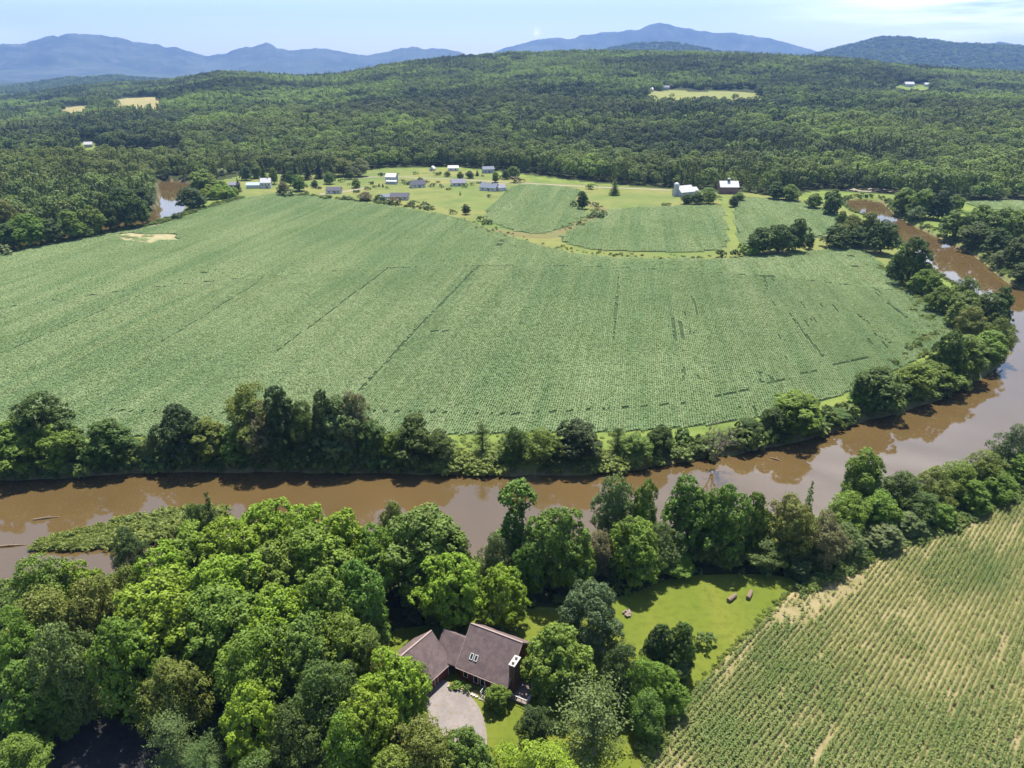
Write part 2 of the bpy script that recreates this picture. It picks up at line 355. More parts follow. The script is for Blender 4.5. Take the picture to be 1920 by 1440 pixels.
def far_range(name, label, cat, sky_px, D, depth, relief, rough, mat, seed, base=-5, nt=520, nr=46):
    xs = np.linspace(sky_px[0][0], sky_px[-1][0], nt); y = tab(xs, sky_px)
    th = np.arctan((xs - 960) * cp / F)
    elev = np.arctan((y - 720) / F) + PITCH
    fray = np.cos(th) * 0 + 1
    H = CH - D * np.tan(elev) * 1.0
    Hn = H + (fbm(xs / 16.0 + seed, xs * 0 + seed, 4) - .5) * rough
    s = np.linspace(-1, 1, nr)
    TT, SS = np.meshgrid(th, s, indexing='ij'); HH = np.repeat(Hn[:, None], nr, 1)
    RR = D + SS * depth
    X = RR * np.sin(TT); Y = RR * np.cos(TT)
    prof = np.clip(1 - np.abs(SS) ** 1.25, 0, 1)
    nz = fbm(X / (depth * .45) + seed, Y / (depth * .45) + seed, 5); rid = 1 - np.abs(2 * nz - 1)
    Z = base + (HH - base) * prof * (1 - relief * rid * (1 - prof ** 2.0))
    i = np.arange(nt * nr).reshape(nt, nr)
    Fq = np.stack([i[:-1, :-1], i[:-1, 1:], i[1:, 1:], i[1:, :-1]], -1).reshape(-1, 4)
    o = link(name, mesh_np(name, np.stack([X, Y, Z], -1).reshape(-1, 3), Fq, smooth=True), mat)
    tag(o, label, cat, kind='structure'); return (X, Y, Z)
M_mtn = surf('mountain_forest', (.018, .030, .020), (.050, .070, .035), .0016, c3=(.10, .10, .075), scale3=.004, rough=1)
M_hill = surf('hill_forest', (.018, .034, .014), (.035, .055, .020), .012, rough=1, bump=1.0, bscale=.05)
far_range('mountain', 'broad blue mountain range on the left horizon with a pointed middle peak', 'mountain',
    [(-500, 140), (-250, 105), (-60, 97), (0, 93), (60, 88), (100, 77), (130, 73), (175, 70), (215, 72), (260, 82), (300, 88), (350, 94), (390, 106), (420, 102), (455, 92), (480, 88), (505, 82), (520, 87), (545, 97), (575, 93), (610, 90), (640, 96), (692, 104), (720, 97), (775, 86), (800, 91), (835, 90), (870, 100), (905, 110), (960, 140)], 12500, 3200, .9, 60, M_mtn, 3.1)
far_range('mountain', 'tallest blue mountain with a broad summit knob right of centre', 'mountain',
    [(760, 140), (860, 112), (920, 98), (980, 80), (1005, 73), (1050, 70), (1075, 72), (1085, 66), (1120, 61), (1160, 58), (1180, 56), (1195, 55), (1215, 46), (1232, 42), (1248, 44), (1265, 51), (1300, 57), (1330, 63), (1350, 63), (1400, 68), (1440, 75), (1500, 92), (1560, 106), (1640, 140)], 14000, 3000, .9, 55, M_mtn, 8.7)
far_range('mountain', 'small blue mountain tip at the far right edge', 'mountain', [(1770, 130), (1820, 96), (1860, 85), (1885, 89), (1930, 100), (2100, 92), (2400, 130)], 12000, 2200, .5, 20, M_mtn, 5.5)
hill_a = far_range('hill', 'dark blue green wooded hill on the right below the sky', 'hill',
    [(1420, 145), (1500, 112), (1545, 98), (1580, 90), (1620, 80), (1645, 75), (1670, 76), (1720, 81), (1780, 88), (1850, 92), (1920, 96), (2050, 94), (2300, 100), (2600, 140)], 7600, 2300, .5, 16, M_hill, 1.3)
hill_b = far_range('hill', 'rounded blue green wooded hill in front of the tallest mountain', 'hill', [(1000, 140), (1090, 104), (1130, 93), (1180, 84), (1225, 81), (1265, 82), (1310, 91), (1350, 99), (1440, 104), (1520, 110), (1600, 140)], 7200, 1700, .5, 12, M_hill, 2.9)
hill_c = far_range('hill', 'low hazy hill at the foot of the left mountains', 'hill', [(-500, 168), (-100, 163), (0, 161), (60, 154), (130, 147), (210, 143), (260, 147), (320, 151), (420, 152), (520, 170)], 5600, 1300, .5, 8, M_hill, 6.1)

# ------------------------------------------------------------------ water
def make_water_mat():
    m, N, L = new_mat('river_water')
    out = N.new('ShaderNodeOutputMaterial'); b = N.new('ShaderNodeBsdfPrincipled')
    col = mix_col(N, L, ramp(N, L, noise(N, L, .035, 4, .6), .3, .7), (.091, .061, .0235), (.111, .072, .028))
    L.new(col, b.inputs['Base Color']); b.inputs['Roughness'].default_value = .035; b.inputs['IOR'].default_value = 2.0; b.inputs['Specular IOR Level'].default_value = .5
    bp = N.new('ShaderNodeBump'); bp.inputs['Strength'].default_value = .10; bp.inputs['Distance'].default_value = .05
    L.new(noise(N, L, .7, 4, .6, stretch=((1, .6, 1), .3)), bp.inputs['Height']); L.new(bp.outputs[0], b.inputs['Normal'])
    L.new(b.outputs[0], out.inputs[0]); return m
M_water = make_water_mat()
def flat(name, Pn, z, mat, label, cat, kind='structure'):
    bm = bmesh.new(); vs_ = [bm.verts.new((p[0], p[1], z)) for p in Pn]; f = bm.faces.new(vs_)
    bmesh.ops.triangulate(bm, faces=[f]); bm.normal_update()
    for q in bm.faces:
        if q.normal.z < 0: q.normal_flip()
    me = bpy.data.meshes.new(name); bm.to_mesh(me); bm.free()
    return tag(link(name, me, mat), label, cat, kind=kind)
def grown(Pn, g):
    out = []; n = len(Pn); area = sum(Pn[i][0] * Pn[(i + 1) % n][1] - Pn[(i + 1) % n][0] * Pn[i][1] for i in range(n)); sg = 1 if area > 0 else -1
    for i in range(n):
        t = Pn[(i + 1) % n] - Pn[i - 1]; L_ = np.hypot(*t) + 1e-9; out.append(Pn[i] + sg * g * np.array([t[1], -t[0]]) / L_)
    return np.array(out)
flat('river', grown(RIVER, 1.6), WZ, M_water, 'muddy brown river winding past the near wood and round the soybean field', 'river')
flat('river', grown(RIVER_FAR, 1.6), WZ, M_water, 'far bend of the brown river beside the pine wood on the left', 'river')

# ------------------------------------------------------------------ fields, lawn, roads
M_soysoil = surf('soybean_soil', (.030, .052, .018), (.055, .08, .032), .08, rough=1)
M_cornsoil = surf('corn_soil', (.21, .175, .085), (.28, .23, .12), .12, c3=(.15, .15, .05), scale3=.3, rough=1, bump=.5, bscale=3)
M_meadow = surf('meadow_grass', (.108, .152, .036), (.185, .182, .052), .017, c3=(.09, .125, .035), scale3=.05, rough=1, bump=.5, bscale=1.0)
M_lawn = surf('lawn_grass', (.105, .140, .015), (.142, .156, .021), .10, c3=(.080, .108, .014), scale3=.6, rough=1, bump=.5, bscale=4, stretch=((1, .35, 1), .7))
M_track = surf('dry_grass', (.145, .125, .05), (.125, .14, .045), .05, c3=(.19, .145, .07), scale3=.2, rough=1)
M_gravel = surf('gravel', (.19, .17, .165), (.25, .22, .205), .4, c3=(.20, .155, .105), scale3=1.4, rough=1, bump=.4, bscale=8)
M_asphalt = surf('asphalt', (.022, .023, .025), (.032, .033, .034), .5, c3=(.055, .045, .035), scale3=1.1, rough=.9, bump=.3, bscale=8)
M_dirtroad = surf('pale_road', (.22, .19, .13), (.28, .245, .18), .05, rough=1)
M_bare = surf('bare_soil', (.34, .27, .15), (.26, .24, .13), .06, c3=(.13, .19, .075), scale3=.16, rough=1)
M_greenlane = surf('mown_grass', (.115, .150, .034), (.16, .185, .045), .05, rough=1)
flat('meadow', MEADOW, .03, M_meadow, 'golden green meadow around the distant houses', 'meadow')
flat('field', SOY, .045, M_soysoil, 'large pale green soybean field inside the river bend', 'field')
flat('field', SOY_B, .045, M_soysoil, 'wedge shaped green field between the gold meadow and the ditch', 'field')
flat('field', SOY_C, .045, M_soysoil, 'green field in front of the white barn and silo', 'field')
flat('field', SOY_D, .045, M_soysoil, 'green field between mown lane and river trees', 'field')
flat('field', SOY_E, .045, M_soysoil, 'far green field at right edge beyond the river trees', 'field')
flat('corn_field', CORN, .03, M_cornsoil, 'tan soil of the corn field at lower right', 'field')
flat('lawn', LAWN, .02, M_lawn, 'yellow green mown lawn behind and beside the red house', 'lawn')
flat('driveway', DRIVE, .05, M_gravel, 'pale gravel driveway in front of the red house', 'driveway')
flat('road', ROAD_NEAR, .03, M_asphalt, 'dark shaded road surface at the lower left corner', 'road')
flat('bare_patch', BARE, .09, M_bare, 'tan bare patch in the left end of the soybean field', 'soil patch')
def strip(name, px, w, z, mat, label, cat):
    c = smooth_poly(poly(px), 2, closed=False); Lf = []; Rt = []
    for i, p in enumerate(c):
        t = c[min(i + 1, len(c) - 1)] - c[max(i - 1, 0)]; t = t / (np.hypot(*t) + 1e-9); nrm = np.array([-t[1], t[0]])
        u = i / (len(c) - 1); ww = np.interp(u, np.linspace(0, 1, len(w)), w) / 2 * (0.98 + .04 * random.random()); Lf.append(p + nrm * ww); Rt.append(p - nrm * ww)
    n = len(c); V = [(*p, z) for p in Lf] + [(*p, z) for p in Rt]; Fq = [(n + i, n + i + 1, i + 1, i) for i in range(n - 1)]
    return tag(link(name, mesh_np(name, V, Fq), mat), label, cat, kind='structure')
strip('path', [(700, 385), (800, 401), (865, 413), (905, 430), (945, 446), (1000, 461), (1060, 478), (1150, 486), (1250, 487), (1345, 487)], [6, 7, 9, 10, 12, 10, 8, 8], .06, M_track, 'brown grassy track along the far edge of the soybean field', 'track')
strip('path', [(905, 428), (960, 438), (1020, 445), (1060, 436), (1105, 412), (1135, 395), (1120, 388), (1088, 380), (1085, 370)], [9, 13, 16, 12, 11, 10, 8, 7], .07, M_track, 'dry grassy ditch curving between the far fields', 'ditch')
strip('path', [(1368, 366), (1364, 385), (1368, 420), (1374, 450), (1382, 474)], [14, 10, 8, 7, 7], .08, M_greenlane, 'bright green mown lane between two fields', 'lane')
strip('road', [(1258, 357), (1150, 352), (1080, 349), (1010, 345), (950, 342), (900, 339), (850, 336), (800, 334), (740, 331), (690, 332), (640, 338)], [6, 6, 6, 6, 5, 5, 5], .10, M_dirtroad, 'pale distant road running behind the far fields', 'road')
strip('driveway', [(690, 352), (660, 357), (625, 363), (600, 364)], [5, 6, 8, 8], .11, M_dirtroad, 'pale driveway to the dark roofed bungalow', 'driveway')
strip('driveway', [(938, 344), (936, 350), (932, 357)], [9, 11, 12], .11, M_dirtroad, 'pale driveway beside the grey roofed house', 'driveway')
strip('sandbar', [(1585, 357), (1605, 356), (1640, 356), (1680, 358), (1720, 362)], [10, 22, 22, 14, 8], .06, surf('sand', (.33, .28, .22), (.25, .22, .16), .05, c3=(.22, .24, .10), scale3=.08, rough=1), 'pale gravel bar at the top end of the right river', 'gravel bar')
strip('sandbar', [(205, 437), (240, 433), (270, 428), (300, 420)], [2, 5, 5, 2], .06, M_dirtroad, 'pale dirt strip along the far left river edge', 'sand strip')
strip('path', [(1482, 1122), (1515, 1100), (1562, 1082), (1640, 1046), (1720, 1014), (1820, 976), (1925, 928)], [1.2, 3.4, 4.2, 1.2, 2.0, 1.0, 1.0], .05, surf('dry_soil', (.34, .245, .135), (.28, .20, .105), .4, c3=(.30, .26, .10), scale3=1, rough=1), 'sandy strip along upper edge of the corn field', 'soil strip')

# ------------------------------------------------------------------ foliage meshes
def quads_at(C, Nrm, size, rg, aspect=.75, jitter=.36):
    """square leaf sprays at C facing roughly Nrm -> V,F"""
    n = len(C); Nn = Nrm + rg.normal(0, jitter, (n, 3)); Nn /= np.linalg.norm(Nn, axis=1)[:, None] + 1e-9
    a = rg.normal(0, 1, (n, 3)); U = np.cross(Nn, a); U /= np.linalg.norm(U, axis=1)[:, None] + 1e-9; W_ = np.cross(Nn, U)
    s = (np.asarray(size) * rg.uniform(.7, 1.3, n))[:, None]
    q = np.stack([C - U * s - W_ * s * aspect * .4, C - U * s * .1 + W_ * s * aspect, C + U * s + W_ * s * .2, C + U * s * .15 - W_ * s * aspect], 1)
    return q.reshape(-1, 3), np.arange(4 * n).reshape(n, 4)
def tufted(surf_p, surf_n, rg, k, rad, leaf, droop=.25):
    """small domes of leaf sprays round each surface point"""
    m = len(surf_p); ax = surf_n * .55 + np.array([0, 0, .75]); ax /= np.linalg.norm(ax, axis=1)[:, None]
    rr = rad * rg.uniform(.65, 1.3, m)
    off = rg.normal(0, 1, (m, k, 3)); off /= np.linalg.norm(off, axis=2)[..., None]
    dot = (off * ax[:, None]).sum(2); off = np.where((dot < -.15)[..., None], -off, off); dot = np.abs(dot)
    C = surf_p[:, None] + off * (rr[:, None] * rg.uniform(.45, 1.0, (m, k)))[..., None]
    C[..., 2] -= droop * rr[:, None] * (1 - dot)
    Nn = off * .95 + ax[:, None] * .45
    tone = np.repeat(rg.uniform(.78, 1.22, m), k) * rg.uniform(.8, 1.2, m * k)
    V, Fq = quads_at(C.reshape(-1, 3), Nn.reshape(-1, 3), leaf, rg)
    return V, Fq, tone
def lobes_surface(lobes, rg, dens, squash=.8, low=-.45, keep=.84):
    P = []; Nn = []
    Cs = np.array([l[:3] for l in lobes]); Rs = np.array([l[3] for l in lobes])
    for c, r_ in zip(Cs, Rs):
        n = max(6, int(4 * math.pi * r_ * r_ * dens)); d = rg.normal(0, 1, (n, 3)); d /= np.linalg.norm(d, axis=1)[:, None]
        d = d[d[:, 2] > low]
        p = c + d * np.array([1, 1, squash]) * r_ * rg.uniform(.86, 1.08, (len(d), 1))
        q = (p[:, None] - Cs[None]) / np.array([1, 1, squash]); dist = np.linalg.norm(q, axis=2) / Rs[None]
        ok = (dist < keep).sum(1) == 0
        P.append(p[ok]); Nn.append(d[ok])
    return np.concatenate(P), np.concatenate(Nn)
def limb_mesh(name, h, lobes, rg, r0=.32, lean=0.0):
    mb = MB(); top = h * .62
    pts = [(lean * t * t + rg.normal(0, .12), rg.normal(0, .12), top * t - (.5 if t == 0 else 0)) for t in (0, .25, .5, .75, 1)]
    mb.tube(pts, [r0 * 1.35, r0, r0 * .8, r0 * .6, r0 * .35])
    idx = rg.permutation(len(lobes))[:6]
    for i in idx:
        c = lobes[i]; t = rg.uniform(.35, .85); s = np.array(pts[2]) * (1 - t) + np.array(pts[4]) * t; e = np.array(c[:3])
        if e[2] < s[2] * .6: continue
        mid = (s + e) / 2 + np.array([0, 0, .4]); mb.tube([s, mid, e], [r0 * .45, r0 * .3, r0 * .1], 5)
    return mb.mesh(name)
def broadleaf(seed, h=18.0, w=13.0, base=-.05, nl=34, leaf=.215, dens=1.0, k=28, top=1.0, rad=.75, squash=.8, low=-.4, lr=(.10, .175), spread=(.58, .92)):
    """crown of many overlapping leaf lobes on an uneven shell round a leafy core"""
    rg = np.random.default_rng(seed); lobes = []; ze = h * (base + 1) / 2; hz = h * (1 - base) / 2
    wob = rg.uniform(0, 6.283, 4)
    for i in range(nl):
        u = (i + .5) / nl; el = math.asin(max(-1, min(1, 1.9 * u - .88))); az = i * 2.39996 + rg.uniform(-.5, .5)
        env = 1 + .16 * math.sin(2 * az + wob[0]) + .10 * math.sin(3 * az + 3 * el + wob[1]) + .10 * math.sin(4 * el + wob[2])
        l_ = w * rg.uniform(*lr) * (1.25 if rg.random() < .18 else 1)
        rr = rg.uniform(*spread) * env - l_ / w * .9
        cz = math.sin(el); taper = (1 - .30 * max(0, cz)) * top
        lobes.append((math.cos(az) * math.cos(el) * w / 2 * rr * 1.12 * taper, math.sin(az) * math.cos(el) * w / 2 * rr * 1.12 * taper, ze + cz * hz * min(1.0, rr + .18) * .92, l_))
    lobes.append((rg.normal(0, .6), rg.normal(0, .6), h - w * .13, w * .13)); core = [(0, 0, ze + hz * .15, w * .27), (0, 0, ze - hz * .3, w * .29)]
    P, Nn = lobes_surface(lobes, rg, dens, squash, low)
    P2, N2 = lobes_surface(core, rg, dens * .5, 1.0, -1)
    V, Fq, tone = tufted(np.concatenate([P, P2]), np.concatenate([Nn, N2]), rg, k, rad, leaf)
    Vv, Ff, tt = V, Fq, tone
    Vv[:, 2] = np.maximum(Vv[:, 2], .15)
    return mesh_np('broadleaf_crown', Vv, Ff, tt), limb_mesh('tree_trunk', h, lobes, rg)
def conifer(seed, h=18.0, w=8.0, kind='spruce', leaf=.42):
    rg = np.random.default_rng(seed); C = []; Nn = []; T = []
    if kind == 'spruce':
        nw = int(h * 1.5)
        for i in range(nw):
            u = i / nw; z = h * (.07 + .92 * u); rad = w / 2 * (1 - u) ** .85 * rg.uniform(.8, 1.1) + .15; nb = max(4, int(5 + rad * 3.4))
            for b in range(nb):
                az = rg.uniform(0, 6.283); m = max(2, int(rad * 2.8)); t0 = rg.uniform(.75, 1.25)
                for q in range(m):
                    f = (q + 1) / m; rr = rad * f * rg.uniform(.9, 1.1)
                    C.append((math.cos(az) * rr + rg.normal(0, .12), math.sin(az) * rr + rg.normal(0, .12), z - .42 * rr * f + rg.normal(0, .1))); Nn.append((math.cos(az) * .5, math.sin(az) * .5, .8)); T.append(t0 * rg.uniform(.85, 1.15))
    else:   # pine: upswept plumes in irregular layers
        nb = int(36 + h * 2.4)
        for b in range(nb):
            u = rg.uniform(0, 1) ** .8; z = h * (.12 + .80 * u); rad = w / 2 * (1 - .72 * max(0, u - .25)) * rg.uniform(.45, 1.1); az = rg.uniform(0, 6.283); t0 = rg.uniform(.75, 1.25)
            m = max(5, int(rad * 3.6))
            for q in range(m):
                f = (q + 1) / m; rr = rad * f; up = .38 * rr * f
                for _ in range(9):
                    s = .16 + .42 * f
                    C.append((math.cos(az) * rr + rg.normal(0, s), math.sin(az) * rr + rg.normal(0, s), z + up + rg.normal(0, s * .7))); Nn.append((math.cos(az) * .4 + rg.normal(0, .3), math.sin(az) * .4 + rg.normal(0, .3), .7)); T.append(t0 * rg.uniform(.8, 1.2))
    C = np.array(C); Nn = np.array(Nn)
    V, Fq = quads_at(C, Nn, leaf if kind == 'spruce' else leaf * .42, rg, .45, .5)
    V[:, 2] = np.maximum(V[:, 2], .1)
    mb = MB(); mb.tube([(0, 0, -.5), (0, 0, h * .5), (0, 0, h * .97)], [w * .035 + .06, w * .022 + .04, .03])
    return mesh_np('conifer_crown', V, Fq, T), mb.mesh('tree_trunk')
def ball_tree():
    rg = np.random.default_rng(77)
    lobes = [(0, 0, 20.2, 3.0), (1.6, .3, 19.0, 2.2), (-1.5, -.3, 19.6, 2.2), (.3, 0, 21.8, 2.0), (0, 0, 16.4, 1.5), (-.5, 0, 14.2, 1.7), (-.9, 0, 12.0, 2.0), (-1.1, 0, 9.6, 2.2), (-2.4, 0, 7.0, 3.0), (2.3, 0, 8.4, 2.6), (2.6, .4, 4.6, 3.2), (-3.2, -.2, 3.6, 3.0), (0, 0, 4, 3.2)]
    P, Nn = lobes_surface(lobes, rg, 1.2, .9, -.5); V, Fq, tone = tufted(P, Nn, rg, 15, .7, .32)
    mb = MB(); mb.tube([(0, 0, -.5), (-.9, 0, 7), (-.5, 0, 13), (0, 0, 19)], [.5, .4, .3, .12])
    return mesh_np('broadleaf_crown', V, Fq, tone), mb.mesh('tree_trunk')
def bush(seed, w=4.0, h=2.6, n=5, leaf=.26, dens=1.6, k=11, rad=.5):
    rg = np.random.default_rng(seed); lobes = []
    for i in range(n): lobes.append((rg.uniform(-.3, .3) * w, rg.uniform(-.3, .3) * w, h * rg.uniform(.25, .6), w * rg.uniform(.18, .3)))
    P, Nn = lobes_surface(lobes, rg, dens, .85, -.35); V, Fq, tone = tufted(P, Nn, rg, k, rad, leaf)
    V[:, 2] = np.maximum(V[:, 2], .05)
    return mesh_np('bush_foliage', V, Fq, tone)
def twigs(seed, h=13.0, spread=4.5, depth=5):
    rg = np.random.default_rng(seed); mb = MB()
    def grow(p, d, l, r_, lev):
        q = p + d * l; m = (p + q) / 2 + rg.normal(0, l * .05, 3)
        mb.tube([p, m, q], [r_, r_ * .8, r_ * .6], 5 if lev > 2 else 4)
        if lev <= 0: return
        for _ in range(3 if lev > 1 else 4):
            nd = d + rg.normal(0, .48, 3) + np.array([0, 0, .12]); nd /= np.linalg.norm(nd); grow(p + d * l * rg.uniform(.6, 1), nd, l * rg.uniform(.58, .82), r_ * .55, lev - 1)
    for s in (-1, .2, 1):
        d = np.array([s * .28, rg.normal(0, .15), 1.0]); d /= np.linalg.norm(d); grow(np.array([s * .3, 0, -.4]), d, h * .38, .24, depth - 1)
    return mb.mesh('dead_branches')

BROAD = [broadleaf(11), broadleaf(12, nl=40, w=14), broadleaf(13, nl=30, top=.85), broadleaf(14, nl=46, leaf=.20, lr=(.08, .15)), broadleaf(15, w=12, nl=36, base=-.08), broadleaf(16, nl=38, base=-.08, top=.9), broadleaf(17, nl=28, lr=(.12, .20))]
OPEN = [broadleaf(21, nl=44, leaf=.19, k=22, rad=.95, squash=.95, lr=(.07, .15), spread=(.5, 1.0)), broadleaf(22, nl=52, leaf=.18, k=22, rad=.9, squash=1.0, lr=(.07, .14), spread=(.5, 1.02)), broadleaf(23, nl=40, leaf=.19, k=23, rad=1.0, top=.8, lr=(.08, .16), spread=(.5, 1.0))]
FAN = [broadleaf(31, nl=48, leaf=.20, dens=1.0, k=32, rad=.70, low=-.25, lr=(.08, .14), spread=(.62, .98)), broadleaf(32, nl=56, leaf=.19, dens=1.0, k=32, rad=.68, low=-.25, lr=(.075, .13), spread=(.62, 1.0)), broadleaf(33, nl=44, leaf=.205, dens=.95, k=32, rad=.72, low=-.25, lr=(.085, .15), spread=(.6, .98))]
SPRUCE = [conifer(41), conifer(42, w=7)]
PINE = [conifer(51, kind='pine', w=11), conifer(52, kind='pine', w=12), conifer(53, kind='pine', w=10)]
ROUNDPINE = [broadleaf(61, leaf=.20, dens=1.2, k=18, nl=60, rad=.8, w=15, low=-.5, lr=(.07, .12), spread=(.75, .98))]
BALL = [ball_tree()]
BUSH = [bush(71), bush(72, n=7), bush(73, n=4, h=3.2)]
DEAD = [twigs(81)]
KIND = {'M': (BROAD, 18, 13), 'O': (OPEN, 18, 13), 'F': (FAN, 18, 13), 'S': (SPRUCE, 18, 8), 'P': (PINE, 18, 11), 'R': (ROUNDPINE, 18, 15), 'C': (BALL, 23, 9), 'B': (BUSH, 3.3, 3.6)}
COL = {'bright': (.175, .262, .018), 'lime': (.178, .268, .022), 'mid': (.130, .198, .022), 'green': (.104, .172, .024), 'dark': (.072, .115, .020), 'deep': (.050, .082, .020), 'olive': (.135, .168, .028), 'grey': (.120, .165, .048),
       'brown': (.150, .140, .055), 'blue': (.090, .135, .050), 'pale': (.19, .22, .085)}
_count = {}
def place_tree(x, y, hb, wpx, kind, col, label, group=None, name=None):
    """x, y: crown top in photo pixels; hb: height in metres (<100) or pixel row of the tree's foot; wpx: crown width in pixels"""
    if hb >= 100:
        g = at(x, hb); r = ray(x, y); h = CH + r[2] * (g[1] / r[1]); h = max(h, 1.0)
        X, Y = g[0], g[1]
        z0 = float(terrain(X, Y)); h -= z0
    else:
        h = hb; p = at(x, y, h); X, Y = p[0], p[1]; z0 = 0.0
    if float(river_sd(np.array([X]), np.array([Y]))[0]) < 3.4:          # stand it on the bank, not in the water
        hyp = None
        for s_ in [1 + k_ * .004 * sg for k_ in range(1, 45) for sg in (1, -1)]:
            if float(river_sd(np.array([X * s_]), np.array([Y * s_]))[0]) >= 3.4: hyp = s_; break
        if hyp: 
            X, Y = X * hyp, Y * hyp; r = ray(x, y); h = max(CH + r[2] * (Y / r[1]) - z0, 1.5)
    w = wpx / F * depth_of((X, Y, h))
    protos, ph, pw = KIND[kind]
    k = _count.get(kind, 0); _count[kind] = k + 1
    pr = protos[k % len(protos)]; crown_me, trunk_me = pr if isinstance(pr, tuple) else (pr, None)
    c = COL[col] if isinstance(col, str) else col
    c = tuple(v * random.uniform(.92, 1.08) for v in c)
    kname = name or {'M': 'broadleaf_tree', 'O': 'broadleaf_tree', 'F': 'maple_tree', 'S': 'spruce_tree', 'P': 'pine_tree', 'R': 'round_tree', 'C': 'broadleaf_tree', 'B': 'shrub'}[kind]
    cat = 'shrub' if kind == 'B' else 'tree'
    mat = M_needle if kind in 'SP' else M_leaf
    rz = random.uniform(0, 6.283) if kind != 'C' else 0.0
    if kind == 'B':
        o = link(kname, crown_me, mat); o.location = (X, Y, z0); o.rotation_euler = (0, 0, rz); o.scale = (w / pw, w / pw, h / ph); o.color = (*c, 1)
        return tag(o, label, cat, group)
    root = empty(kname, (X, Y, z0), rz); tag(root, label, cat, group)
    s = (w / pw, w / pw, h / ph)
    cr = link('crown', crown_me, mat, root); cr.scale = s; cr.color = (*c, 1)
    tr = link('trunk', trunk_me, M_bark, root); tr.scale = s
    return root

